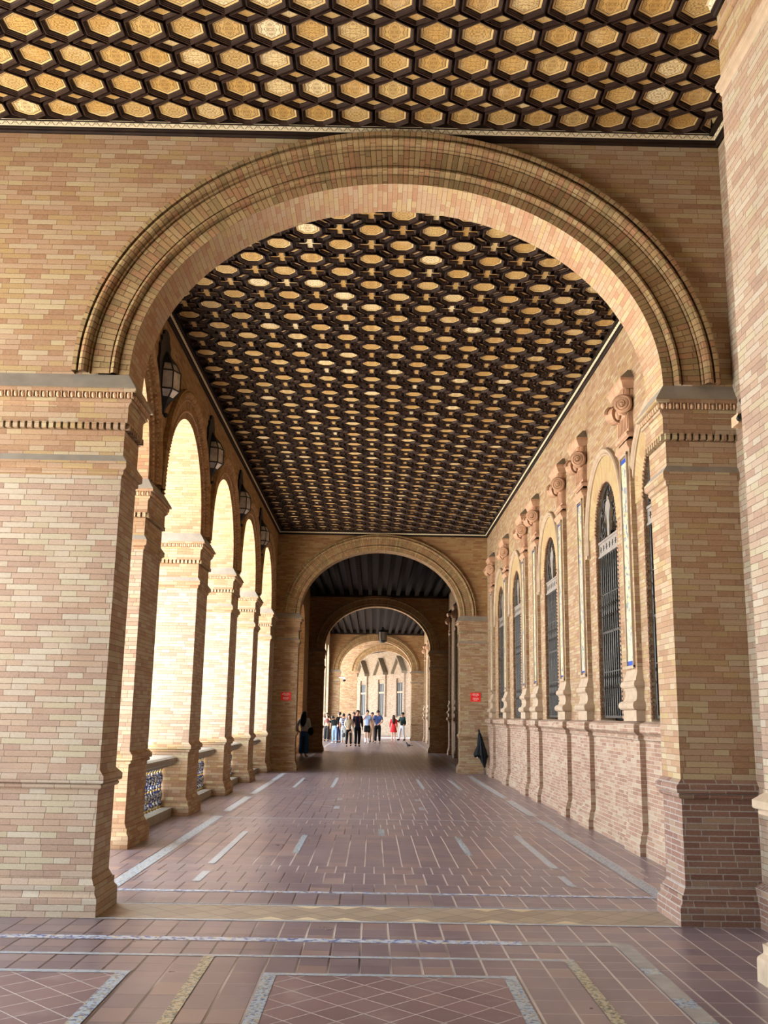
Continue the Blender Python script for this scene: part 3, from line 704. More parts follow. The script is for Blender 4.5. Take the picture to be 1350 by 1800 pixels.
WL = ['partly hidden behind the near right pier', 'largest in view, nearest full window', 'middle of the five windows', 'fourth from the camera', 'farthest, by the far wall']
def spiral(c, r0, turns, s, x, n=26, a0=0.0):
    out = []
    for k in range(n + 1):
        a = a0 + s * k / n * turns * 2 * pi; r = r0 * (1 - .8 * k / n)
        out.append((x, c[0] + r * cos(a), c[1] + r * sin(a)))
    return out
for i, c in enumerate(WC):
    # glass and sash
    b = MB(); b.box(XR + .26, XR + .29, c - WH - .05, c + WH + .05, WSILL - .03, WSPR + WRISE + .05)
    o = struct(b.obj('window_%d' % (i + 1), 'glass_dark'), 'tall dark arched window')
    f = MB()
    for yy in (c - WH + .03, c, c + WH - .03): f.box(XR + .225, XR + .262, yy - .025, yy + .025, WSILL, WSPR + (.66 if abs(yy - c) < .1 else .1))
    for zz in (WSILL + .03, 2.6, 3.5, 4.2): f.box(XR + .225, XR + .262, c - WH, c + WH, zz - .02, zz + .02)
    f.obj('sash', 'wood_plain', o, merge=0)
    # surround
    t = thing('window_surround', 'pale brick arched surround of the window ' + WL[i], 'window surround', (XR, c, WSILL), 'window surrounds')
    pth = arch_path(c, WH, WSPR, WRISE, 60, 0.0)
    b = MB(); sweep(b, 'x', pth, [(0, XR + .01), (0, XR - .012), (.38, XR - .012), (.38, XR + .01)]); b.obj('voussoirs', 'brick_window', t)
    pth2 = arch_path(c, WH, WSPR, WRISE, 60, 0.25)
    b = MB(); sweep(b, 'x', pth2, [(.37, XR), (.37, XR - .03), (.385, XR - .045), (.405, XR - .03), (.41, XR - .045), (.43, XR - .065), (.455, XR - .065), (.47, XR - .045), (.475, XR)])
    for s in (-1, 1):
        y1 = c + s * (WH + .42); b.box(XR - .06, XR, y1 - .06, y1 + .06, WSPR - .29, WSPR - .24)
    b.obj('hood_moulding', 'stone', t, merge=0)
    b = MB()
    for x, z, nx, nz, l in arch_path(c, WH, WSPR, WRISE, 40): b.ball((XR + .005, x + nx * -.005, z + nz * -.005), (.022, .022, .022), 6, 4)
    k = 0; z = WSILL + .05
    while z < WSPR - .02:
        for s in (-1, 1): b.ball((XR + .005, c + s * (WH - .005), z), (.024, .02, .024), 6, 4)
        z += .062
    b.obj('beaded_edge', 'brick_red_plain' if False else 'terra', t, smooth=True, merge=0)
    # iron grille
    GX = XR + .07
    t = thing('window_grille', 'wrought iron grille with twisted bars in the window ' + WL[i], 'window grille', (GX, c, WSILL), 'iron window grilles')
    nb = 11
    bar0 = None
    for j in range(nb):
        yy = c - WH + .06 + (2 * WH - .12) * j / (nb - 1)
        if bar0 is None:
            bb = MB(); prof = []
            z = 1.66
            def seg(z0, z1, kind):
                if kind == 'plain': return [(.0115, z0), (.0115, z1)]
                if kind == 'twist':
                    out = []; n = 14
                    for q in range(n + 1): out.append((.0125 + .0035 * (q % 2), z0 + (z1 - z0) * q / n))
                    return out
                return [(.012, z0), (.024, z0 + .02), (.012, z0 + .04), (.020, (z0 + z1) / 2), (.012, z1 - .04), (.024, z1 - .02), (.012, z1)]
            for (a, bb_, kd) in ((1.66, 1.8, 'plain'), (1.8, 2.05, 'twist'), (2.05, 2.25, 'knot'), (2.25, 2.75, 'twist'), (2.75, 2.88, 'plain'), (2.88, 3.1, 'twist'), (3.1, 3.3, 'knot'), (3.3, 3.9, 'twist'), (3.9, 4.05, 'plain')): prof += seg(a, bb_ - .002, kd)
            bb.lathe([(r, z_ - WSILL) for r, z_ in prof], (0, 0, 0), 6)
            o = bb.obj('bar', 'iron', t); bar0 = o
        else: o = bar0.copy(); COL.objects.link(o); o.parent = t
        o.location = (0, yy - c, 0); 
    b = MB()
    for zz, hh in ((1.655, .018), (2.88, .016), (2.30, .008), (3.45, .008)): b.box(GX - .014, GX + .014, c - WH + .02, c + WH - .02, zz - hh, zz + hh)
    for s in (-1, 1): b.box(GX - .012, GX + .012, c + s * (WH - .03) - .014, c + s * (WH - .03) + .014, 1.64, 4.05)
    b.obj('rails', 'iron', t, merge=0)
    b = MB(); b.box(GX - .02, GX + .012, c - WH + .01, c + WH - .01, 4.03, 4.27)
    for zz in (4.045, 4.255): b.box(GX - .034, GX, c - WH + .01, c + WH - .01, zz - .016, zz + .016)
    for j in range(7):
        yy = c - .54 + 1.08 * j / 6
        b.box(GX - .026, GX - .018, yy - .04, yy + .04, 4.135, 4.15, 1); b.box(GX - .026, GX - .018, yy - .008, yy + .008, 4.10, 4.19, 1); b.box(GX - .026, GX - .018, yy - .03, yy + .01, 4.165, 4.18, 1)
    o = b.obj('frieze_band', ['iron_grey', 'dark_iron'], t, merge=0); o['label'] = 'grey iron frieze with small cut-out ornaments'
    b = MB()
    for cc, r, tn, s in (((c - .40, 4.45), .16, 1.8, 1), ((c + .40, 4.45), .16, 1.8, -1), ((c - .27, 4.76), .14, 1.7, -1), ((c + .27, 4.76), .14, 1.7, 1), ((c - .10, 4.95), .08, 1.4, 1), ((c + .10, 4.95), .08, 1.4, -1), ((c - .56, 4.38), .08, 1.4, 1), ((c + .56, 4.38), .08, 1.4, -1), ((c - .45, 4.66), .08, 1.4, -1), ((c + .45, 4.66), .08, 1.4, 1)):
        b.tube(spiral(cc, r, tn, s, GX), .011, 5)
    b.tube([(GX, x + nx * -.03, z + nz * -.03) for x, z, nx, nz, l in arch_path(c, WH, WSPR, WRISE, 24, .1)], .016, 6)
    b.obj('lunette_scrolls', 'iron', t, merge=0)
    b = MB()                                                 # pale plate figure in the lunette
    outl = [(.04, 4.28), (.075, 4.40), (.06, 4.52), (.10, 4.62), (.105, 4.70), (.16, 4.60), (.19, 4.50), (.205, 4.56), (.17, 4.70), (.10, 4.80), (.045, 4.815), (.05, 4.86), (.0, 4.90), (-.05, 4.86), (-.045, 4.815), (-.10, 4.80), (-.15, 4.72), (-.14, 4.62), (-.10, 4.68), (-.09, 4.60), (-.06, 4.50), (-.08, 4.40), (-.05, 4.28)]
    b.prism([(c + y, z) for y, z in outl], 'x', GX - .035, GX - .012)
    o = b.obj('lunette_figure', 'iron_grey', t, merge=0); o['label'] = 'pale grey cut iron figure'

# ------------------------------------------------------------------ near room right side: wall and near pier
b = MB(); panel(b, 'x', 3.20, 2.0, 8.40, 0, 7.4); b.face([(3.20, -8, 0), (3.20, 2.0, 0), (3.20, 2.0, 7.4), (3.20, -8, 7.4)])
struct(b.obj('wall_right.001', 'brick_pale'), 'brick wall strip beside the near arch on the right')
b = MB(); b.face([(3.14, 6.3, 0), (3.14, 8.33, 0), (3.14, 8.33, .30), (3.14, 6.3, .30)]); b.face([(3.14, 6.3, .3), (3.14, 8.33, .3), (3.20, 8.33, .34), (3.20, 6.3, .34)])
struct(b.obj('baseboard_front', 'brick_red'), 'brick plinth strip of the near right wall')
t = thing('brick_pier', 'nearest brick pier cropped by the right edge of the photo', 'pier', (3.0, 5.4, 0), 'piers of the wide arches')
XN0, XN1, YN0, YN1 = 2.575, 3.30, 3.2, 6.55
for nm, prof, m in (('plinth', [(o * 1.25, z) for o, z in PL_PLINTH], 'stone'), ('lower_shaft', PL_LOW, 'brick_red'), ('dado_moulding', [(o * 1.3, z + .03) for o, z in PL_DADO], 'stone'), ('shaft', [(0, 1.14), (0, 6.28)], 'brick_pale'),
                    ('upper_moulding', [(0, 6.28), (.010, 6.30), (.010, 6.32), (.028, 6.33), (.032, 6.345), (.028, 6.36), (.035, 6.365), (.035, 6.385), (0, 6.40)], 'stone'), ('upper_shaft', [(0, 6.40), (0, 6.78), (.02, 6.79), (.03, 6.81), (.02, 6.83), (.0, 6.84), (0, 7.3)], 'brick')):
    b = MB(); ring_loft(b, XN0, XN1, YN0, YN1, prof, 0, nm == 'upper_shaft', nm == 'plinth'); b.obj(nm, m, t)

# ------------------------------------------------------------------ ceilings
def inset_poly(poly, d):
    n = len(poly); out = []
    for i in range(n):
        p0, p1, p2 = Vector(poly[i - 1]), Vector(poly[i]), Vector(poly[(i + 1) % n])
        e1 = (p1 - p0).normalized(); e2 = (p2 - p1).normalized(); n1 = Vector((e1.y, -e1.x)); n2 = Vector((e2.y, -e2.x))
        k = n1 + n2; k = k / max(.25, (1 + n1.dot(n2)))
        out.append(tuple(p1 + k * d))
    return out
def clip_poly(poly, x0, x1, y0, y1):
    for ax, lim, sg in ((0, x0, 1), (0, x1, -1), (1, y0, 1), (1, y1, -1)):
        out = []
        for i in range(len(poly)):
            a, b2 = poly[i - 1], poly[i]; da, db = sg * (a[ax] - lim), sg * (b2[ax] - lim)
            if (da >= 0) != (db >= 0):
                t_ = da / (da - db); out.append((a[0] + (b2[0] - a[0]) * t_, a[1] + (b2[1] - a[1]) * t_))
            if db >= 0: out.append(b2)
        poly = out
        if len(poly) < 3: return None
    # drop tiny edges
    q = [p for i, p in enumerate(poly) if math.hypot(p[0] - poly[i - 1][0], p[1] - poly[i - 1][1]) > .004]
    return q if len(q) >= 3 else None
def coffer(gold, wood, poly, zg, zb, c, sc, mw, convex=True, pat=(1, 1)):
    """gold panel with stepped wooden frame hanging below it; poly counter-clockwise"""
    r = (random.random(), random.random())
    if convex:
        inner = inset_poly(poly, -0.30 * sc)
        cc = (sum(p[0] for p in poly) / len(poly), sum(p[1] for p in poly) / len(poly))
        n = len(poly)
        gold.face([(p[0], p[1], zg) for p in inner], [((p[0] - c[0]) / sc * pat[0], (p[1] - c[1]) / sc * pat[1]) for p in inner], 0, r, [(.30, 0)] * n)
        for i in range(n):
            k = (i + 1) % n; qs = [poly[i], poly[k], inner[k], inner[i]]
            gold.face([(p[0], p[1], zg) for p in qs], [((p[0] - c[0]) / sc * pat[0], (p[1] - c[1]) / sc * pat[1]) for p in qs], 0, r, [(0, 0), (0, 0), (.30, 0), (.30, 0)])
    else:
        gold.face([(p[0], p[1], zg) for p in poly], [((p[0] - c[0]) / sc, (p[1] - c[1]) / sc) for p in poly], 0, r, [(.30, 0)] * len(poly))
    H = zg - zb
    steps = [(0, zg + .002), (0, zb + H * .55), (mw * .22, zb + H * .5), (mw * .30, zb + H * .28), (mw * .55, zb + H * .24), (mw * .62, zb), (mw * .95, zb), (mw * 1.0, zb + H * .3), (mw * 1.0, zb + H * .7)]
    rows = [[(p[0], p[1], z) for p in inset_poly(poly, d_)] for d_, z in steps]
    wood.grid(rows, None, True)
# near ceiling: hexagons and lozenges
gold = MB(); wood = MB()
X0, X1, Y0, Y1 = -6.0, 3.12, 3.4, 8.235
ZG, ZB = 7.105, 7.070
for j in range(-10, 5):
    for i in range(-19, 11):
        cx, cy = .078 + .34 * i, 6.968 + .3725 * j
        hx = [(cx + .128, cy - .070), (cx + .128, cy + .057), (cx, cy + .138), (cx - .128, cy + .057), (cx - .128, cy - .070), (cx, cy - .152)]
        p = clip_poly(hx, X0, X1, Y0, Y1 - .03)
        if p and abs(sum(p[k - 1][0] * p[k][1] - p[k][0] * p[k - 1][1] for k in range(len(p)))) > .006: coffer(gold, wood, p, ZG, ZB, (cx, cy), .13, .030)
        cx += .17; cy += .18625
        rh = [(cx + .094, cy), (cx, cy + .050), (cx - .094, cy), (cx, cy - .054)]
        p = clip_poly(rh, X0, X1, Y0, Y1)
        if p and len(p) == 4 and abs(p[0][0] - p[2][0]) > .1 or (p and min(q[1] for q in p) < Y1 - .09 and len(p) == 4): coffer(gold, wood, p, ZG + .004, ZB + .006, (cx, cy), .034, .022)
b = MB(); b.face([(-6.2, -8, ZG + .02), (3.25, -8, ZG + .02), (3.25, 8.32, ZG + .02), (-6.2, 8.32, ZG + .02)]); 
b.box(3.10, 3.21, 6.0, 8.32, ZB - .01, ZG + .02); b.box(-6.2, 3.21, 8.23, 8.32, ZB - .003, ZG + .02); b.box(-6.2, 3.21, 3.2, 3.4, ZB, ZG)
ce = struct(b.obj('ceiling', 'wood_plain', merge=0), 'dark coffered wooden ceiling of gilded hexagons over the near room')
gold.obj('hexagon_panels', 'gold', ce, merge=0)['label'] = 'gilded carved hexagon and lozenge panels'
wood.obj('coffer_frames', 'wood', ce)
# gallery ceiling: octagons, crosses, short bars
gold = MB(); wood = MB(); GY0, GY1 = 8.88, 29.05; GX0, GX1 = XL + .05, XR - .05
S = .366; a8 = .136; k8 = .414
for j in range(-4, 54):
    for i in range(-10, 11):
        cx, cy = -.121 + S * i, 10.272 + .3615 * j
        if cy - .15 < GY0 or cy + .15 > GY1 or cx - .15 < GX0 or cx + .15 > GX1:
            continue
        if (i + j) % 2 == 0:
            q = a8 * k8; oc = [(cx + a8, cy - q), (cx + a8, cy + q), (cx + q, cy + a8), (cx - q, cy + a8), (cx - a8, cy + q), (cx - a8, cy - q), (cx - q, cy - a8), (cx + q, cy - a8)]
            coffer(gold, wood, oc, ZG, ZB, (cx, cy), .14, .032)
        else:
            L_, w_ = .130, .032
            cr = [(cx + L_, cy - w_), (cx + L_, cy + w_), (cx + w_, cy + w_), (cx + w_, cy + L_), (cx - w_, cy + L_), (cx - w_, cy + w_), (cx - L_, cy + w_), (cx - L_, cy - w_), (cx - w_, cy - w_), (cx - w_, cy - L_), (cx + w_, cy - L_), (cx + w_, cy - w_)]
            coffer(gold, wood, cr, ZG + .006, ZB + .010, (cx, cy), .10, .024, False)
        mx, my = cx + S / 2, cy + .18
        if mx + .1 < GX1 and my + .1 < GY1:
            s = -1 if (i + j) % 2 == 0 else 1
            dx, dy = .7071, .7071 * s; nx, ny = -dy, dx
            hl, hw, tp = .085, .026, .026
            pts = [(hl, 0), (hl - tp, hw), (-hl + tp, hw), (-hl, 0), (-hl + tp, -hw), (hl - tp, -hw)]
            bp = [(mx + p[0] * dx + p[1] * nx, my + p[0] * dy + p[1] * ny) for p in pts]
            coffer(gold, wood, bp, ZG + .004, ZB + .008, (mx, my), .028, .020)
b = MB(); b.face([(XL, 8.83, ZG + .02), (XR, 8.83, ZG + .02), (XR, 29.1, ZG + .02), (XL, 29.1, ZG + .02)])
for s in ((XL, XL + .10, 8.83, 29.1), (XR - .10, XR, 8.83, 29.1), (XL, XR, 8.83, 8.93), (XL, XR, 29.0, 29.1)): b.box(s[0], s[1], s[2], s[3], ZB - .008, ZG + .02)
ce = struct(b.obj('ceiling.001', 'wood_plain', merge=0), 'dark coffered wooden ceiling of gilded octagons and crosses over the gallery')
gold.obj('octagon_panels', 'gold', ce, merge=0)['label'] = 'gilded carved octagon, cross and bar panels'
wood.obj('coffer_frames', 'wood', ce)
# beamed ceilings beyond
M['beam'] = None
def mk_beam():
    k = NT('carved_dark_beam'); p = k.pos(); sp = k.n('ShaderNodeSeparateXYZ'); k.t.links.new(p, sp.inputs[0])
    f = k.math('FRACT', k.math('DIVIDE', sp.outputs[1], .32)); m = k.math('GREATER_THAN', f, .55)
    return k.done(k.mix(m, lin((16, 13, 12)), lin((44, 38, 33))), 0.8, 0, 0.08)
M['beam'] = mk_beam()
for i, (ya, yb) in enumerate(((29.62, 44.65), (45.17, 65.9))):
    b = MB(); b.face([(XL, ya, 7.25), (XR, ya, 7.25), (XR, yb, 7.25), (XL, yb, 7.25)]); b.box(XL, XR, ya, ya + .12, 7.0, 7.25); b.box(XL, XR, yb - .12, yb, 7.0, 7.25)
    ce = struct(b.obj('ceiling.00%d' % (2 + i), 'wood_plain', merge=0), 'dark beamed ceiling over the %s passage' % ('shaded' if i == 0 else 'far'))
    n = 15
    for j in range(n):
        x = XL + .2 + (XR - XL - .4) * j / (n - 1)
        b = MB(); b.box(x - .085, x + .085, ya + .1, yb - .1, 7.03, 7.26); b.obj('beam', 'beam', ce)
# cornice trims
def trim(nm, lab, axis, a, s, u0, u1, z=7.028, white=True):
    """band at the top of a wall: dark moulding with a white stencilled strip"""
    P = [(0.0, z - .052), (.022, z - .052), (.030, z - .040), (.030, z - .022), (.046, z - .016), (.046, z)]
    b = MB()
    def pt(d_, u, z_): return (a + s * d_, u, z_) if axis == 'x' else (u, a + s * d_, z_)
    b.grid([[pt(d_, u0, z_), pt(d_, u1, z_)] for d_, z_ in P])
    o = struct(b.obj(nm, 'wood_plain'), lab)
    b = MB(); q = [(.046, z), (.052, z), (.064, z + .044), (.085, z + .044)]
    uv = [(0, -.01), (0, 0), (0, .055), (0, .075)]
    b.grid([[pt(d_, u0, z_), pt(d_, u1, z_)] for d_, z_ in q], [[(u0, v[1]), (u1, v[1])] for v in uv])
    o2 = b.obj('stencilled_strip', 'white_trim', o); o2['label'] = 'cream strip with dark zigzag stencil'
    return o
trim('trim_1', 'dark cornice with a cream strip above the near arch', 'y', T[0][0], -1, -6.2, 3.20)
trim('trim_2', 'cornice along the near right wall', 'x', 3.20, -1, 6.0, 8.31)
trim('trim_3', 'cornice along the arcade side of the gallery ceiling', 'x', XL, 1, 8.83, 29.1)
trim('trim_4', 'cornice along the window side of the gallery ceiling', 'x', XR, -1, 8.83, 29.1)
trim('trim_5', 'cornice above the second arch', 'y', T[1][0], -1, XL, XR)
trim('trim_6', 'cornice above the third arch', 'y', T[2][0], -1, XL, XR, 7.0)
trim('trim_7', 'cornice above the fourth arch', 'y', T[3][0], -1, XL, XR, 7.0)
trim('trim_8', 'cornice round the nearest right pier', 'x', 2.575, -1, 3.2, 6.55)
b = MB(); b.box(-6.3, 3.9, -8, 8.85, 7.41, 7.75); b.box(XLO - .3, 3.9, 8.85, 72.6, 7.41, 7.75)
struct(b.obj('ceiling_roof', 'cement'), 'roof slab above the ceilings')

# ------------------------------------------------------------------ rooms beyond
b = MB()
panel(b, 'x', XL, 29.6, 38.6, 0, 7.4); panel(b, 'x', XL, 38.6, 42.0, 0, 7.4, (40.3, 1.45, 0, ZS, 1.5)); panel(b, 'x', XL, 42.0, 44.7, 0, 7.4)
panel(b, 'x', XLO, 29.6, 38.6, 0, 7.4); panel(b, 'x', XLO, 38.6, 42.0, 0, 7.4, (40.3, 1.45, 0, ZS, 1.5)); panel(b, 'x', XLO, 42.0, 44.7, 0, 7.4)
sweep(b, 'x', arch_path(40.3, 1.45, ZS, 1.5, 40, ZS), [(0, XL), (0, XLO)])
struct(b.obj('wall_left.001', 'brick_orange'), 'brick wall left of the shaded passage')
b = MB(); b.box(-6.6, -6.2, 31.0, 46.0, -.1, 9.0); struct(b.obj('wall_outside_blocker', 'brick'), 'added unseen outer wall blocking light to the dark passage')  # unseen wall added to cut daylight reaching the passage
b = MB()
for k in range(5):
    ya = 45.2 + 4.14 * k; c = ya + 2.07
    panel(b, 'x', XL, ya, ya + 4.14, 0, 7.4, (c, 1.5, 0, ZS, 1.5)); panel(b, 'x', XLO, ya, ya + 4.14, 0, 7.4, (c, 1.5, 0, ZS, 1.5))
    sweep(b, 'x', arch_path(c, 1.5, ZS, 1.5, 30, ZS), [(0, XL), (0, XLO)])
struct(b.obj('wall_left.002', 'brick_pale'), 'arcaded wall left of the far passage')
b = MB(); panel(b, 'x', XR, 29.6, 72.6, 0, 7.4); struct(b.obj('wall_right.002', 'brick'), 'brick wall right of the passages')
for k, y in enumerate((31.5, 35.2, 39.6, 42.6)):
    pilaster(['first', 'second', 'third', 'fourth'][k] + ' dim pilaster on the right of the shaded passage', y, False, 3.315, 'pilasters in the shaded passage')
for k, y in enumerate((47.5, 51.5, 55.5, 59.5, 63.5)):
    pilaster(['first', 'second', 'third', 'fourth', 'fifth'][k] + ' pilaster on the right of the far passage', y, False, 3.315, 'pilasters in the far passage')
# inner arch of the end wall
E0, E1 = 72.0, 72.5; ec, eh, ez, er = 0.79, 1.96, 4.78, 1.50
b = MB()
for yy in (E0, E1): panel(b, 'y', yy, -4.2, 3.6, 0, 7.4, (ec, eh + .02, 0, ez, er + .02))
struct(b.obj('wall_end', 'brick'), 'brick wall with the last small arch')
t = thing('brick_arch', 'last and smallest brick arch, framing the sunlit facade', 'arch', (ec, E0, ez))
path = arch_path(ec, eh, ez, er, 60, 0)
b = MB(); sweep(b, 'y', path, [(0, E0 - .012), (0, E1)]); b.obj('soffit', 'brick_soffit', t)
b = MB(); sweep(b, 'y', path, [(0, E0 - .012), (.14, E0 - .012), (.15, E0 - .05), (.2, E0 - .03), (.36, E0 - .03), (.38, E0 - .1), (.45, E0 - .1), (.45, E0)]); b.obj('archivolt', 'brick_arch', t)
b = MB()
for s in (-1, 1):
    xx = ec + s * eh; b.box(xx - .09, xx + .09, E0 - .09, E1 + .05, ez - .16, ez); b.box(xx - .05, xx + .05, E0 - .05, E1 + .05, ez - .8, ez - .72)
    b.face([(xx, E0, 0), (xx, E1, 0), (xx, E1, ez), (xx, E0, ez)])
b.obj('imposts', 'brick', t, merge=0)

# sunlit facade beyond the end, seen at an angle
FA = Vector((4.3, 74.4, 0)); FB = Vector((-3.6, 94.5, 0)); fd = (FB - FA).normalized(); fn = Vector((-fd.y, fd.x, 0))
if fn.x > 0: fn = -fn
def FP(u, d_, z): return tuple(FA + fd * u + fn * d_ + Vector((0, 0, z)))
def fbox(b, u0, u1, d0, d1, z0, z1, mi=0):
    c = [FP(u0, d0, z0), FP(u1, d0, z0), FP(u1, d1, z0), FP(u0, d1, z0), FP(u0, d0, z1), FP(u1, d0, z1), FP(u1, d1, z1), FP(u0, d1, z1)]
    for q in ((0, 3, 2, 1), (4, 5, 6, 7), (0, 1, 5, 4), (2, 3, 7, 6), (3, 0, 4, 7), (1, 2, 6, 5)): b.face([c[i] for i in q], None, mi)
FL = (FB - FA).length
b = MB(); b.face([FP(0, 0, 0), FP(FL, 0, 0), FP(FL, 0, 6.9), FP(0, 0, 6.9)], [(0, 0), (FL, 0), (FL, 6.9), (0, 6.9)])
fbox(b, 0, FL, 0, .06, 0, 1.5)
struct(b.obj('wall_facade', 'brick_pale'), 'sunlit facade wall with pedimented windows at the far end')
b = MB(); fbox(b, 0.9, FL + 4, -.1, 6.2, 6.9, 7.05); fbox(b, 3.2, FL + 4, 5.9, 6.3, 5.4, 6.9)  # second box is a hidden lintel added to cut light on the facade
struct(b.obj('trim_eave', 'wood_plain'), 'dark ceiling above the pedimented windows')
b = MB()
for k in range(7): fbox(b, 3.4 + k * 4.2, 4.3 + k * 4.2, 5.7, 6.5, 0, 5.4)
struct(b.obj('wall_outer_blocker', 'brick_pale'), 'added unseen outer piers cutting light on the far facade')  # hidden piers added to reduce the light falling on the facade
FWL = ['right of the three pedimented facade windows at the far end', 'middle of the three pedimented facade windows at the far end', 'left of the three pedimented facade windows at the far end']
for i, u in enumerate((5.6, 9.6, 13.9)):
    t = thing('pedimented_window', FWL[i] , 'window', FP(u, 0, 1.5), 'facade windows')
    W2 = .95
    b = MB(); fbox(b, u - .62, u + .62, .0, .03, 1.6, 4.25); b.obj('pane', 'glass_grey', t)
    b = MB()
    for q in (u - .60, u - .2, u + .2, u + .60): fbox(b, q - .02, q + .02, .02, .06, 1.6, 4.25)
    for zz in (1.62, 2.3, 2.95, 3.85, 4.22): fbox(b, u - .62, u + .62, .02, .06, zz - .02, zz + .02)
    b.obj('frame', 'iron', t, merge=0)
    b = MB(); fbox(b, u - .62, u + .62, .02, .08, 3.42, 3.56); b.obj('transom', 'stone', t)
    b = MB()
    for q in (u - W2 + .15, u + W2 - .15): fbox(b, q - .13, q + .13, 0, .14, 1.5, 4.6); fbox(b, q - .17, q + .17, 0, .18, 4.25, 4.36); fbox(b, q - .17, q + .17, 0, .18, 1.5, 1.75)
    b.obj('jamb_pilasters', 'brick_pale', t, merge=0)
    b = MB(); fbox(b, u - W2, u + W2, 0, .16, 4.6, 4.95); fbox(b, u - W2 - .08, u + W2 + .08, 0, .22, 4.95, 5.02); b.obj('entablature', 'brick_pale', t, merge=0)
    b = MB(); A_, B_, C_ = (u - W2 - .1, 5.02), (u + W2 + .1, 5.02), (u, 6.2)
    for d_ in (0, .20): b.face([FP(A_[0], d_, A_[1]), FP(B_[0], d_, B_[1]), FP(C_[0], d_, C_[1])])
    b.obj('pediment', 'brick_pale', t, merge=0)
    b = MB()
    for P0 in (A_, B_):
        s = -1 if P0 is A_ else 1
        q = [(P0[0] + s * .12, P0[1] - .06), (C_[0], C_[1] - .0), (C_[0], C_[1] + .20), (P0[0] + s * .12, P0[1] + .14)]
        f0 = [FP(a_, 0, z_) for a_, z_ in q]; f1 = [FP(a_, .45, z_) for a_, z_ in q]
        b.face(f0); b.face(f1); 
        for k in range(4): b.face([f0[k], f0[(k + 1) % 4], f1[(k + 1) % 4], f1[k]])
    b.obj('raking_cornice', 'lead', t, merge=0)

# ------------------------------------------------------------------ lanterns
LANL = ['nearest and largest, above the first arcade pier', 'second along the arcade wall', 'third along the arcade wall', 'farthest along the arcade wall']
for i, y in enumerate(ARC_F):
    yc = y + .42
    t = thing('wall_lantern', 'black iron wall lantern, ' + LANL[i], 'lantern', (XL, yc, 6.1), 'wall lanterns on the arcade side')
    b = MB(); out = []
    half = [(.10, 5.62), (.16, 5.72), (.13, 5.80), (.24, 5.90), (.28, 6.06), (.25, 6.14), (.29, 6.24), (.25, 6.34), (.27, 6.42), (.20, 6.50), (.21, 6.56), (.13, 6.62), (.12, 6.68), (.05, 6.72)]
    half = [(a * 1.3, z + (.06 if z > 6.4 else 0)) for a, z in half]
    b.prism([(yc + a, z) for a, z in half] + [(yc - a, z) for a, z in reversed(half)], 'x', XL + .0, XL + .035)
    b.obj('back_plate', 'dark_iron', t, merge=0)
    tiers = [(5.80, .58), (5.90, 1.0), (6.16, 1.0), (6.29, .66)]
    base = [(-.20, .04), (-.16, .18), (0, .25), (.16, .18), (.20, .04)]
    def lp(k, q): z, s = tiers[k]; return (XL + .04 + (base[q][1] - .04) * s, yc + base[q][0] * s, z)
    fr = MB(); panes = []
    for k in range(3):
        for q in range(4):
            p = MB(); p.face([lp(k, q), lp(k, q + 1), lp(k + 1, q + 1), lp(k + 1, q)]); panes.append(p)
        for q in range(5): fr.tube([lp(k, q), lp(k + 1, q)], .011, 5)
    for k in range(4):
        fr.tube([lp(k, q) for q in range(5)], .013, 5)
    fo = fr.obj('frame', 'dark_iron', t, merge=0)
    for p in panes: p.obj('pane', 'lantern_glass', fo)
    b = MB(); rows = [[(XL + .04 + (bx - .04) * s, yc + by * s, z) for by, bx in base] for z, s in ((6.29, .74), (6.35, .50), (6.39, .34), (6.47, .12))]
    b.grid(rows); b.face([rows[0][q] for q in range(5)]); b.face([rows[-1][q] for q in range(5)]); b.obj('hood', 'dark_iron', t)
    b = MB(); b.grid([[(XL + .04 + (bx - .04) * s, yc + by * s, z) for by, bx in base] for z, s in ((5.80, .62), (5.74, .40), (5.66, .16), (5.60, .10))]); b.ball((XL + .08, yc, 5.57), .035, 8, 6); b.obj('finial', 'dark_iron', t)
t = thing('hanging_lantern', 'dark iron lantern hanging from the far ceiling by the fourth arch', 'lantern', (.50, 56.5, 6.1))
b = MB(); b.tube([(.50, 56.5, 7.03), (.50, 56.5, 6.62)], .02, 6); b.lathe([(.05, 0), (.05, .04)], (.5, 56.5, 6.99), 8); b.obj('chain', 'dark_iron', t)
b = MB(); b.lathe([(.30, 6.34), (.24, 6.42), (.14, 6.48), (.13, 6.56), (.05, 6.64)], (.5, 56.5, 0), 6); b.obj('hood', 'dark_iron', t)
b = MB()
for k in range(6):
    a = k * pi / 3; b.tube([(.5 + .22 * cos(a), 56.5 + .22 * sin(a), 5.86), (.5 + .25 * cos(a), 56.5 + .25 * sin(a), 6.35)], .02, 5)
b.lathe([(.12, 5.74), (.22, 5.82), (.23, 5.88)], (.5, 56.5, 0), 6); b.obj('cage', 'dark_iron', t, merge=0)
b = MB(); b.lathe([(.19, 5.88), (.22, 6.34)], (.5, 56.5, 0), 6); b.obj('panes', plain('smoky_lantern_glass', (86, 76, 66), 0.3), t)

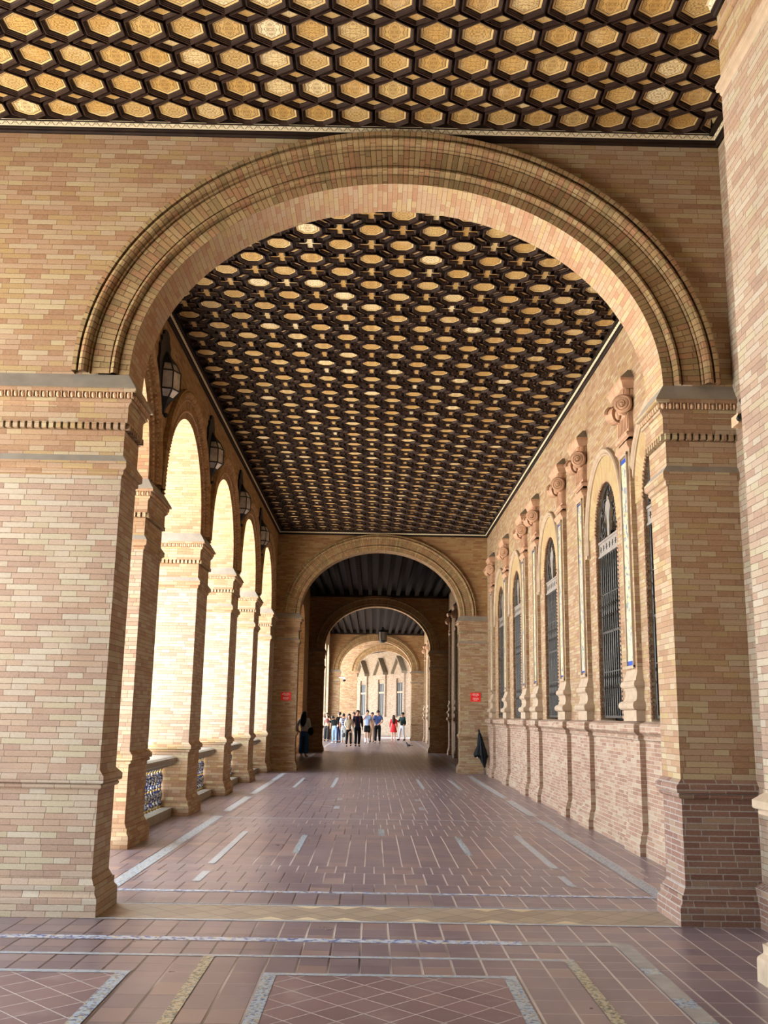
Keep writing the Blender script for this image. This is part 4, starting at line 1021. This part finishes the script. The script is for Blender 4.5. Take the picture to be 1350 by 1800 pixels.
# ------------------------------------------------------------------ signs, cameras, umbrella
SGL = ['small red notice with white lettering on the left pier of the second arch', 'small red notice with white lettering on the right pier of the second arch']
for i, (x0, x1, z0, z1) in enumerate(((-2.712, -2.412, 2.0, 2.245), (2.886, 3.178, 2.06, 2.322))):
    y = T[1][0]
    t = thing('red_sign', SGL[i], 'sign', ((x0 + x1) / 2, y, (z0 + z1) / 2), 'red notices')
    b = MB(); b.box(x0, x1, y - .012, y + .001, z0, z1); b.obj('plate', 'red', t)
    b = MB(); W_ = x1 - x0; H_ = z1 - z0; rr = random.Random(3)
    for (fz, fw, fh) in ((.865, .54, .085), (.745, .78, .085), (.625, .46, .085), (.375, .58, .09), (.255, .58, .09), (.135, .40, .08)):
        x = (x0 + x1) / 2 - W_ * fw / 2; xe = x + W_ * fw; zc = z0 + H_ * fz; hh = H_ * fh / 2
        while x < xe - .004:
            cw = rr.choice((.010, .012, .014))
            if rr.random() < .16: x += .006; continue
            b.box(x, x + .0032, y - .014, y - .011, zc - hh, zc + hh)       # letter strokes
            k = rr.random()
            if k < .75: b.box(x, min(xe, x + cw - .003), y - .014, y - .011, zc + hh - .003, zc + hh)
            if k > .25: b.box(x, min(xe, x + cw - .004), y - .014, y - .011, zc - .0015, zc + .0015)
            if .4 < k < .8: b.box(x + cw - .006, x + cw - .003, y - .014, y - .011, zc - hh, zc + hh)
            x += cw
    o = b.obj('lettering', 'white', t, merge=0)
t = thing('security_camera', 'small dark dome camera on the left pier of the fourth arch', 'camera', (-1.98, 65.8, 3.9))
b = MB(); b.box(-2.30, -1.92, 65.76, 65.84, 4.02, 4.08); b.box(-2.02, -1.86, 65.7, 65.86, 3.94, 4.03); b.obj('bracket', 'white', t)
b = MB(); b.ball((-1.94, 65.78, 3.88), .10, 10, 8); b.obj('dome', 'dark_iron', t, smooth=True)
t = thing('security_camera', 'small beige box camera with a cable beside the near right arch pier', 'camera', (3.13, 7.9, 4.15))
b = MB(); b.box(3.06, 3.14, 7.86, 8.02, 4.10, 4.19); b.box(3.14, 3.21, 7.92, 7.96, 4.16, 4.19); b.obj('housing', 'carve', t, merge=0)
b = MB(); b.tube([(3.07, 7.86, 4.14), (3.06, 7.80, 4.14)], .028, 8); b.obj('lens', 'dark_iron', t)
b = MB(); b.tube([(3.12, 7.94, 4.19), (3.14, 7.95, 4.27), (3.13, 7.98, 4.34), (3.17, 8.0, 4.40), (3.185, 8.0, 4.5)], .007, 5); b.tube([(3.12, 7.94, 4.12), (3.15, 7.9, 4.05), (3.17, 7.95, 4.02), (3.185, 8.0, 4.08)], .006, 5); b.obj('cable', 'dark_iron', t, merge=0)
b = MB()
yk = 11.95; b.box(3.28, 3.34, yk - .03, yk + .03, 6.74, 6.84); b.tube([(3.30, yk, 6.86), (3.26, yk, 6.98), (3.28, yk, 7.05)], .008, 5); b.tube([(3.31, yk + .02, 6.74), (3.30, yk + .05, 6.66)], .018, 6)
tag(b.obj('cable_clip', 'stone', merge=0, loc=(3.3, yk, 6.8)), 'small pale cable fitting under the right cornice', 'fitting')

t = thing('closed_umbrella', 'closed black parasol leaning on the brick pier below the right red sign', 'umbrella', (3.22, 28.62, 0))
foot = Vector((3.245, 28.62, 0.0)); top = Vector((3.10, 28.93, 1.30)); ax = (top - foot).normalized(); sx = ax.cross(Vector((0, 1, 0))).normalized(); sy = ax.cross(sx).normalized()
if sx.x < 0: sx = -sx
b = MB(); b.tube([foot, foot + ax * .30], .014, 8); b.obj('pole', plain('umbrella_pole', (70, 74, 78), .4, .4), t)
b = MB(); rows = []
for k in range(25):
    f = k / 24; h = .20 + f * 1.0
    r = .018 + .108 * (sin(pi * min(1, f * .5 / .28) * .5) if f < .28 else (1 - (f - .28) / .72) ** .8) + .015
    row = []
    for j in range(40):
        a = 2 * pi * j / 40
        rr_ = r * (1 + .16 * sin(8 * a + 2.2 * f) + .05 * sin(17 * a)) * (1 + .75 * max(0, -cos(a)) * math.exp(-((f - .42) / .16) ** 2)) 
        lift = .10 * max(0, -cos(a)) * (1 - f) if f < .3 else 0
        row.append(tuple(foot + ax * (h + lift * 1.2) + sx * cos(a) * rr_ * 1.0 + sy * sin(a) * rr_ * .8))
    rows.append(row)
b.grid(rows, None, True); b.face(rows[0][::-1]); b.face(rows[-1])
b.obj('canopy', plain('black_umbrella_cloth', (13, 16, 19), .6, 0, .25, 12, .25), t, smooth=True)
b = MB(); b.tube([foot + ax * 1.18, foot + ax * 1.27, foot + ax * 1.31 - sx * .01], [.028, .030, .024], 8); b.obj('handle', 'dark_iron', t, smooth=True)
b = MB(); b.box(3.02, 3.06, 28.80, 28.83, .46, .54); 
b.obj('label_tag', 'white', t, merge=0)

# ------------------------------------------------------------------ people and pigeon
def skin(name, V, Edges, root, mat, parent, sub=2):
    keys = list(V); idx = {k: i for i, k in enumerate(keys)}
    me = bpy.data.meshes.new(name); bm = bmesh.new(); lay = bm.verts.layers.skin.verify()
    vs = []
    for k in keys:
        p, r = V[k]; v = bm.verts.new(p); v[lay].radius = (r, r) if not isinstance(r, tuple) else r; v[lay].use_root = (k == root); vs.append(v)
    for a, c in Edges: bm.edges.new((vs[idx[a]], vs[idx[c]]))
    bm.to_mesh(me); bm.free()
    o = bpy.data.objects.new(name, me); COL.objects.link(o)
    md = o.modifiers.new('skin', 'SKIN'); md.use_smooth_shade = True
    ms = o.modifiers.new('sub', 'SUBSURF'); ms.levels = sub; ms.render_levels = sub
    me.materials.append(M[mat] if isinstance(mat, str) else mat)
    o.parent = parent
    return o
_mc = {}
def cloth(c, rough=0.8):
    if c not in _mc: _mc[c] = plain('cloth_%d' % len(_mc), c, rough, 0, 0.12, 20, .2)
    return _mc[c]
SKIN = plain('skin', (206, 154, 124), .55, 0, .05); SKIN2 = plain('tan_skin', (176, 122, 94), .55, 0, .05)
HAIRD = plain('dark_hair', (26, 19, 16), .5, 0, .2, 30)
def person(label, x, y, face, H, top, legs, shoes=(30, 28, 28), hair='short', hairc=None, sleeve='long', bottom='trousers', pose=None, skinm=None, build=1.0, face_on=True, extra=None, toplen=0.93, name='person', lean=None):
    t = thing(name, label, 'person', (x, y, 0), None); t.rotation_euler = (0, 0, face)
    s = H / 1.75; sk = skinm or SKIN
    J = dict(pelvis=(0, 0, .97), spine=(0, .01, 1.12), chest=(0, 0, 1.33), neck=(0, 0, 1.49), jaw=(0, .015, 1.555), head=(0, .012, 1.63), crown=(0, .005, 1.695),
             shL=(-.175, 0, 1.42), elL=(-.225, -.03, 1.14), wrL=(-.235, .05, .91), paL=(-.235, .07, .835), shR=(.175, 0, 1.42), elR=(.225, -.03, 1.14), wrR=(.235, .05, .91), paR=(.235, .07, .835),
             hipL=(-.09, 0, .91), knL=(-.095, .03, .50), anL=(-.10, -.02, .085), toL=(-.115, .13, .035), hipR=(.09, 0, .91), knR=(.095, .03, .50), anR=(.10, -.02, .085), toR=(.115, .13, .035))
    for k, v in (pose or {}).items(): J[k] = v
    if lean:                                                     # bend the trunk forward about the pelvis
        ca, sa = cos(lean), sin(lean)
        for k in ('spine', 'chest', 'neck', 'jaw', 'head', 'crown', 'shL', 'shR', 'elL', 'elR', 'wrL', 'wrR', 'paL', 'paR'):
            if pose and k in pose: continue
            px, py, pz = J[k]; pz -= .97; J[k] = (px, py * ca + pz * sa, .97 + pz * ca - py * sa)
    P = {k: Vector(v) * s for k, v in J.items()}
    w_ = build * s
    Rb = dict(pelvis=.115, spine=.105, chest=.12, neck=.05, jaw=.062, head=.088, crown=.07, shL=.062, elL=.042, wrL=.028, paL=.030, shR=.062, elR=.042, wrR=.028, paR=.030, hipL=.088, knL=.058, anL=.040, toL=.034, hipR=.088, knR=.058, anR=.040, toR=.034)
    V = {k: (P[k], Rb[k] * w_ if k not in ('jaw', 'head', 'crown') else Rb[k] * s) for k in P}
    E = [('pelvis', 'spine'), ('spine', 'chest'), ('chest', 'neck'), ('neck', 'jaw'), ('jaw', 'head'), ('head', 'crown')]
    for d in 'LR': E += [('chest', 'sh' + d), ('sh' + d, 'el' + d), ('el' + d, 'wr' + d), ('wr' + d, 'pa' + d), ('pelvis', 'hip' + d), ('hip' + d, 'kn' + d), ('kn' + d, 'an' + d), ('an' + d, 'to' + d)]
    fd_ = (P['head'] - P['neck']); 
    for d, sg in (('L', 1), ('R', -1)):
        dirv = (P['pa' + d] - P['wr' + d]).normalized(); side = dirv.cross(Vector((1, 0, 0)));
        side = side.normalized() if side.length > .1 else Vector((0, 1, 0)); nrm = dirv.cross(side).normalized()
        for q, (off, ln) in enumerate(((-.030, .070), (-.010, .082), (.010, .076), (.030, .058))):
            k = 'f%d%s' % (q, d); k2 = 'g%d%s' % (q, d)
            V[k] = (P['pa' + d] + side * off * s + dirv * ln * .55 * s, .0085 * s); V[k2] = (P['pa' + d] + side * off * s + dirv * ln * s + nrm * .018 * sg * s, .0075 * s); E += [('pa' + d, k), (k, k2)]
        k = 't' + d; V[k] = (P['wr' + d] + dirv * .05 * s + side * .055 * s, .009 * s); V['u' + d] = (P['wr' + d] + dirv * .085 * s + side * .062 * s, .008 * s); E += [('pa' + d, k), (k, 'u' + d)]
    fwd = Vector((0, 1, 0)) if not lean else Vector((0, cos(lean), -sin(lean)))
    V['nose'] = (P['head'] + fwd * .10 * s - Vector((0, 0, .01)), .014 * s); E.append(('head', 'nose'))
    body = skin('body', V, E, 'pelvis', sk, t, 1)
    # features
    rt = Vector((1, 0, 0)); upv = rt.cross(fwd)
    if face_on:
        b = MB()
        for q in (-1, 1): b.ball(tuple(P['head'] + fwd * .079 * s + rt * .034 * q * s + upv * .012 * s), (.012 * s, .010 * s, .008 * s), 6, 4)
        b.obj('eyes', 'dark_iron', body, merge=0).location = (0, 0, 0)
        b = MB(); b.ball(tuple(P['jaw'] + fwd * .062 * s + upv * .012 * s), (.024 * s, .010 * s, .007 * s), 8, 4); b.obj('mouth', cloth((150, 80, 74)), body, merge=0).location = (0, 0, 0)
    b = MB()
    for q in (-1, 1): b.ball(tuple(P['head'] + rt * .088 * q * s - upv * .005 * s), (.012 * s, .018 * s, .030 * s), 6, 4)
    b.obj('ears', sk, body, merge=0).location = (0, 0, 0)
    # top garment
    if sleeve is not None:
        g_ = .036 * s
        tv = {'hem': (Vector((0, 0, toplen)) * s if not lean else P['pelvis'], .152 * w_)}
        for k in ('spine', 'chest'): tv[k] = (P[k], Rb[k] * w_ + g_)
        tv['col'] = (P['chest'].lerp(P['neck'], .72), .072 * w_)
        te = [('hem', 'spine'), ('spine', 'chest'), ('chest', 'col')]
        for d in 'LR':
            tv['sh' + d] = (P['sh' + d], (.062 + .024) * w_); te.append(('chest', 'sh' + d))
            if sleeve in ('short', 'long'):
                e = P['el' + d] if sleeve == 'long' else P['sh' + d].lerp(P['el' + d], .72); tv['el' + d] = (e, (.060 if sleeve == 'long' else .072) * w_); te.append(('sh' + d, 'el' + d))
                if sleeve == 'long': tv['wr' + d] = (P['wr' + d].lerp(P['el' + d], .08), .042 * w_); te.append(('el' + d, 'wr' + d))
        skin('dress' if bottom == 'dress' else 'shirt', tv, te, 'spine', cloth(top), t, 1)
    # legs
    if bottom in ('trousers', 'wide', 'shorts'):
        wd = bottom == 'wide'
        lv = {'waist': (P['pelvis'].lerp(P['spine'], .4), .132 * w_), 'seat': (P['pelvis'] - Vector((0, 0, .05)) * s, .146 * w_)}; le = [('waist', 'seat')]
        for d in 'LR':
            lv['hip' + d] = (P['hip' + d] - Vector((0, 0, .06)) * s, (.100 + .01 * wd) * w_); le.append(('seat', 'hip' + d))
            kn = P['kn' + d] if bottom != 'shorts' else P['hip' + d].lerp(P['kn' + d], .92)
            lv['kn' + d] = (kn, (.078 if not wd else .105) * w_ if bottom != 'shorts' else .098 * w_); le.append(('hip' + d, 'kn' + d))
            if bottom != 'shorts': lv['an' + d] = (P['an' + d].lerp(P['kn' + d], .02), (.058 if not wd else .12) * w_); le.append(('kn' + d, 'an' + d))
        skin('shorts' if bottom == 'shorts' else 'trousers', lv, le, 'seat', cloth(legs), t, 1)
    elif bottom == 'dress':
        b = MB(); rows = []
        for f, r in ((0, .125), (.15, .15), (.35, .175), (.6, .205), (.85, .235), (1, .25)):
            z = (1.10 - .52 * f) * s; rows.append([(r * cos(2 * pi * j / 24) * s * (1 + .05 * sin(6 * 2 * pi * j / 24) * f), r * .8 * sin(2 * pi * j / 24) * s, z) for j in range(24)])
        b.grid(rows, None, True); b.obj('skirt', cloth(top), t, smooth=True).location = (0, 0, 0)
    for d in 'LR':
        b = MB(); a, c = P['an' + d], P['to' + d]; m_ = a.lerp(c, .5); dr = Vector((c.x - a.x, c.y - a.y, 0))
        b.ball((0, 0, 0), (.048 * s, .135 * s, .045 * s), 12, 8); o = b.obj('shoe', cloth(shoes, .5), t, smooth=True)
        o.location = (m_.x, m_.y, max(.043 * s, min(a.z, c.z) + .012)); o.rotation_euler = (math.atan2(c.z - a.z + .05 * s, dr.length) * .6, 0, math.atan2(-dr.x, dr.y))
    # hair
    hm = cloth(hairc, .5) if hairc else HAIRD
    b = MB(); hc = P['head'] - fwd * .018 * s + upv * .028 * s
    if hair in ('short', 'long', 'cap', 'bun'):
        hb = P['head'] - fwd * .048 * s + upv * .046 * s; rows = []
        for i in range(11):
            th = pi * i / 10
            rows.append([tuple(hb + rt * (.099 * s * sin(th) * cos(2 * pi * j / 16)) + fwd * (.100 * s * sin(th) * sin(2 * pi * j / 16)) + upv * (.102 * s * cos(th))) for j in range(16)])
        b.grid(rows, None, True)
    if hair == 'long':
        path = [hc + upv * .05 * s - fwd * .03 * s, hc - fwd * .05 * s - upv * .05 * s, P['neck'] - fwd * .09 * s, P['chest'] - fwd * .125 * s - upv * .02 * s, P['spine'] - fwd * .13 * s + upv * .04 * s]
        rad = [.07 * s, .115 * s, .125 * s, .12 * s, .04 * s]
        fine = []; fr_ = []
        for i in range(len(path) - 1):
            for q in range(4): f = q / 4; fine.append(path[i].lerp(path[i + 1], f)); fr_.append(rad[i] + (rad[i + 1] - rad[i]) * f)
        fine.append(path[-1]); fr_.append(rad[-1]); b.tube(fine, fr_, 14)
    if hair == 'bun': b.ball(tuple(hc + upv * .07 * s - fwd * .07 * s), .05 * s, 10, 8)
    if hair != 'bald': b.obj('cap' if hair == 'cap' else 'hair', hm, t, smooth=True, merge=0).location = (0, 0, 0)
    if hair == 'cap':
        b = MB(); b.ball(tuple(hc + fwd * .13 * s + upv * .035 * s), (.075 * s, .075 * s, .012 * s), 12, 6); b.obj('cap_peak', hm, t, smooth=True).location = (0, 0, 0)
    if extra: extra(t, P, s)
    return t
def add(t, b, name, mat, smooth=True): b.obj(name, mat, t, smooth=smooth, merge=0).location = (0, 0, 0)
def bag_at(c, r, name, col, strap=None):
    def f(t, P, s):
        b = MB(); b.ball(tuple(Vector(c) * s), tuple(q * s for q in r), 12, 8)
        if strap: b.tube([Vector(p) * s for p in strap], .012 * s, 5)
        add(t, b, name, cloth(col))
    return f
PI_ = pi
walk = dict(hipL=(-.09, 0, .91), knL=(-.09, .16, .53), anL=(-.09, .10, .13), toL=(-.09, .24, .07), knR=(.09, -.02, .50), anR=(.09, -.22, .11), toR=(.09, -.07, .035))
walk2 = dict(knR=(.09, .13, .51), anR=(.10, .20, .09), toR=(.11, .35, .05), knL=(-.09, .0, .50), anL=(-.09, -.16, .09), toL=(-.10, -.01, .035))
# woman by the passage opening, seen from behind
person('woman in white blouse and wide blue trousers, very long black hair, seen from behind', -2.66, 38.8, -.35, 1.72, (226, 226, 222), (58, 96, 146), (196, 170, 140), 'long', (10, 9, 9), 'long', 'wide', dict(elL=(-.27, -.10, 1.13), wrL=(-.16, -.20, .98), paL=(-.10, -.21, .95), elR=(.25, -.02, 1.13), wrR=(.18, .14, 1.0), paR=(.14, .2, .98)), build=1.12, face_on=False, toplen=1.0,
       extra=bag_at((.30, -.02, .98), (.12, .10, .16), 'shoulder_bag', (16, 15, 16), [(.28, 0, 1.05), (.2, .05, 1.42), (.25, -.05, 1.05)]))
person('person with raised arm behind the head, pink and black top and black trousers', -2.80, 61.0, PI_ - .15, 1.70, (60, 44, 44), (34, 34, 38), (24, 24, 26), 'long', None, None, 'wide', dict(elR=(-.34, .02, 1.50), shR=(-.175, 0, 1.44), wrR=(-.14, .02, 1.74), paR=(-.07, .0, 1.76), shL=(.175, 0, 1.42), elL=(.30, -.02, 1.40), wrL=(.16, .02, 1.62), paL=(.09, .02, 1.68)) and dict(elR=(.37, .0, 1.52), wrR=(.20, .0, 1.74), paR=(.12, -.01, 1.77)),
       extra=lambda t, P, s: add(t, (lambda b: (b.lathe([(.118 * s, 1.16 * s), (.135 * s, 1.22 * s), (.14 * s, 1.34 * s), (.125 * s, 1.42 * s)], (0, 0, 0), 16), b)[1])(MB()), 'cropped_top', cloth((112, 70, 70))), build=.92)
person('person bending over in a dark top and light blue jeans, seen from behind', -2.19, 57.5, .25, 1.74, (30, 36, 34), (150, 184, 226), (220, 220, 220), 'bun', None, 'short', 'trousers', dict(elL=(-.30, .22, 1.10), wrL=(-.36, .20, 1.0), paL=(-.37, .19, .95), elR=(.22, .5, 1.0), wrR=(.18, .62, .86), paR=(.17, .66, .80)), build=1.0, face_on=False, lean=.85)
person('person in dark clothes standing sideways beside the striped shirt', -1.98, 58.9, .8, 1.76, (34, 28, 30), (30, 38, 74), (22, 22, 24), 'short', None, 'long', 'trousers', dict(elL=(-.20, .12, 1.20), wrL=(-.15, .30, 1.38), paL=(-.13, .34, 1.45)), build=.86, face_on=False)
def stripes(t, P, s):
    b = MB()
    for z in (1.06, 1.18, 1.30, 1.41): b.lathe([(.150 * s, z * s), (.152 * s, (z + .045) * s)], (0, 0, 0), 16)
    add(t, b, 'navy_stripes', cloth((36, 40, 70)))
person('person in a white and navy striped shirt and pale trousers, seen from behind', -1.70, 58.5, -.2, 1.68, (226, 230, 244), (222, 236, 238), (240, 240, 240), 'short', None, 'short', 'trousers', dict(elR=(.26, .06, 1.16), wrR=(.22, .22, 1.05), paR=(.2, .28, 1.03)), build=1.06, face_on=False, extra=stripes)
person('woman with long dark hair in a cream jacket and black trousers, carrying a bag', -1.22, 51.6, PI_ + .15, 1.66, (196, 184, 162), (26, 24, 24), (24, 22, 22), 'long', None, 'long', 'trousers', dict(walk, elR=(.22, .02, 1.14), wrR=(.14, .16, 1.0), paR=(.1, .2, .97)), build=.90, toplen=.88,
       extra=bag_at((.30, .05, .62), (.11, .07, .13), 'hand_bag', (112, 116, 120), [(.26, .05, .72), (.26, .07, .86), (.33, .05, .72)]))
person('man with a shaved head in a navy jacket and black trousers, walking forward', -.775, 51.87, PI_ + .1, 1.86, (26, 30, 52), (20, 20, 24), (22, 20, 20), 'short', (70, 54, 46), 'long', 'trousers', walk2, SKIN2, 1.10, toplen=.82,
       extra=lambda t, P, s: add(t, (lambda b: (b.tube([Vector((-.11, .13, 1.05)) * s, Vector((-.10, .145, 1.30)) * s, Vector((-.1, .08, 1.44)) * s], .014 * s, 5), b.tube([Vector((.11, .13, 1.05)) * s, Vector((.10, .145, 1.30)) * s, Vector((.1, .08, 1.44)) * s], .014 * s, 5), b)[2])(MB()), 'backpack_straps', cloth((110, 56, 56))))
person('person half hidden behind the navy jacket, raising an arm', -1.10, 58.0, PI_ - .3, 1.76, (214, 170, 150), (200, 190, 176), (60, 50, 46), 'short', None, 'short', 'trousers', dict(elR=(.30, .18, 1.40), wrR=(.18, .30, 1.55), paR=(.14, .33, 1.62)), build=.95)
person('man in a pale blue t-shirt, black shorts and white socks, hand at his face', -.306, 58.3, PI_ + .1, 1.90, (164, 186, 226), (24, 24, 28), (214, 216, 224), 'short', None, 'short', 'shorts', dict(walk2, elR=(.25, .10, 1.22), wrR=(.10, .20, 1.50), paR=(.05, .19, 1.56)), build=1.03,
       extra=lambda t, P, s: add(t, (lambda b: (b.tube([P['anL'], P['anL'].lerp(P['knL'], .48)], .056 * s, 10), b.tube([P['anR'], P['anR'].lerp(P['knR'], .48)], .056 * s, 10), b)[2])(MB()), 'white_socks', cloth((236, 236, 240))))
person('person in brown clothes mostly hidden behind the man in black shorts', -.02, 61.5, PI_, 1.78, (142, 116, 94), (150, 122, 98), (70, 54, 44), 'short', None, 'long', 'trousers', None, SKIN2, 1.0)
def shades(t, P, s):
    b = MB(); b.box(-.085 * s, .085 * s, P['head'].y + .075 * s, P['head'].y + .095 * s, P['head'].z - .005 * s, P['head'].z + .032 * s); add(t, b, 'sunglasses', 'dark_iron', False)
    b = MB(); b.lathe([(.003 * s, 0)] * 1 + [(.012 * s, .001), (.012 * s, .46 * s)], (0, .138 * s, .95 * s), 6); add(t, b, 'shirt_placket', cloth((46, 62, 110)), False)
person('man in a blue short-sleeved shirt and black trousers wearing sunglasses', .318, 58.65, PI_ - .1, 1.90, (72, 92, 146), (22, 22, 26), (150, 152, 160), 'short', None, 'short', 'trousers', dict(walk2, elL=(-.27, .06, 1.16), wrL=(-.08, .22, 1.02), paL=(-.03, .24, .99)), SKIN, 1.06, extra=shades)
person('woman in a short red dress with long brown hair, seen from behind', 1.40, 65.4, -.1, 1.64, (206, 46, 54), (206, 46, 54), (226, 200, 190), 'long', (62, 38, 30), 'long', 'dress', dict(elL=(-.25, .0, 1.12), wrL=(-.27, .06, .90), paL=(-.275, .08, .83)), build=.95, face_on=False)
person('man in a dark green top, white trousers and black cap, holding out his hand', 1.99, 65.8, PI_ - 1.9 + 1.2, 1.82, (24, 50, 52), (222, 226, 234), (20, 20, 22), 'cap', (22, 24, 30), 'long', 'trousers', dict(walk2, elL=(-.22, .14, 1.20), wrL=(-.06, .30, 1.16), paL=(.0, .34, 1.16), elR=(.24, .10, 1.16), wrR=(.22, .34, 1.28), paR=(.21, .40, 1.30)), SKIN2, 1.0,
       extra=bag_at((.02, -.20, 1.14), (.15, .10, .21), 'backpack', (30, 40, 38)))
t = thing('pigeon', 'dark grey pigeon standing on the far floor', 'bird', (1.885, 51.5, 0)); t.rotation_euler = (0, 0, .9)
b = MB(); b.ball((0, 0, .13), (.07, .13, .065), 14, 10); b.ball((0, .11, .20), (.04, .045, .055), 10, 8); b.ball((0, .14, .255), (.032, .036, .032), 10, 8); add(t, b, 'body', plain('pigeon_feathers', (52, 54, 60), .6, 0, .3, 30))
b = MB(); b.prism([(-.035, -.10), (.035, -.10), (.045, -.24), (-.045, -.24)], 'z', .11, .125); add(t, b, 'tail', plain('pigeon_tail', (34, 36, 42), .6), False)
b = MB(); b.tube([(0, .165, .255), (0, .20, .245)], [.010, .003], 6); add(t, b, 'beak', 'dark_iron')
for q in (-.03, .03):
    b = MB(); b.tube([(q, .01, .08), (q, .015, .008)], .006, 5)
    for a in (-.02, 0, .02): b.tube([(q, .01, .008), (q + a, .045, .005)], .004, 4)
    add(t, b, 'leg', cloth((170, 90, 84)))
for o in list(bpy.data.objects):
    if o.type == 'EMPTY' and not o.children: bpy.data.objects.remove(o)
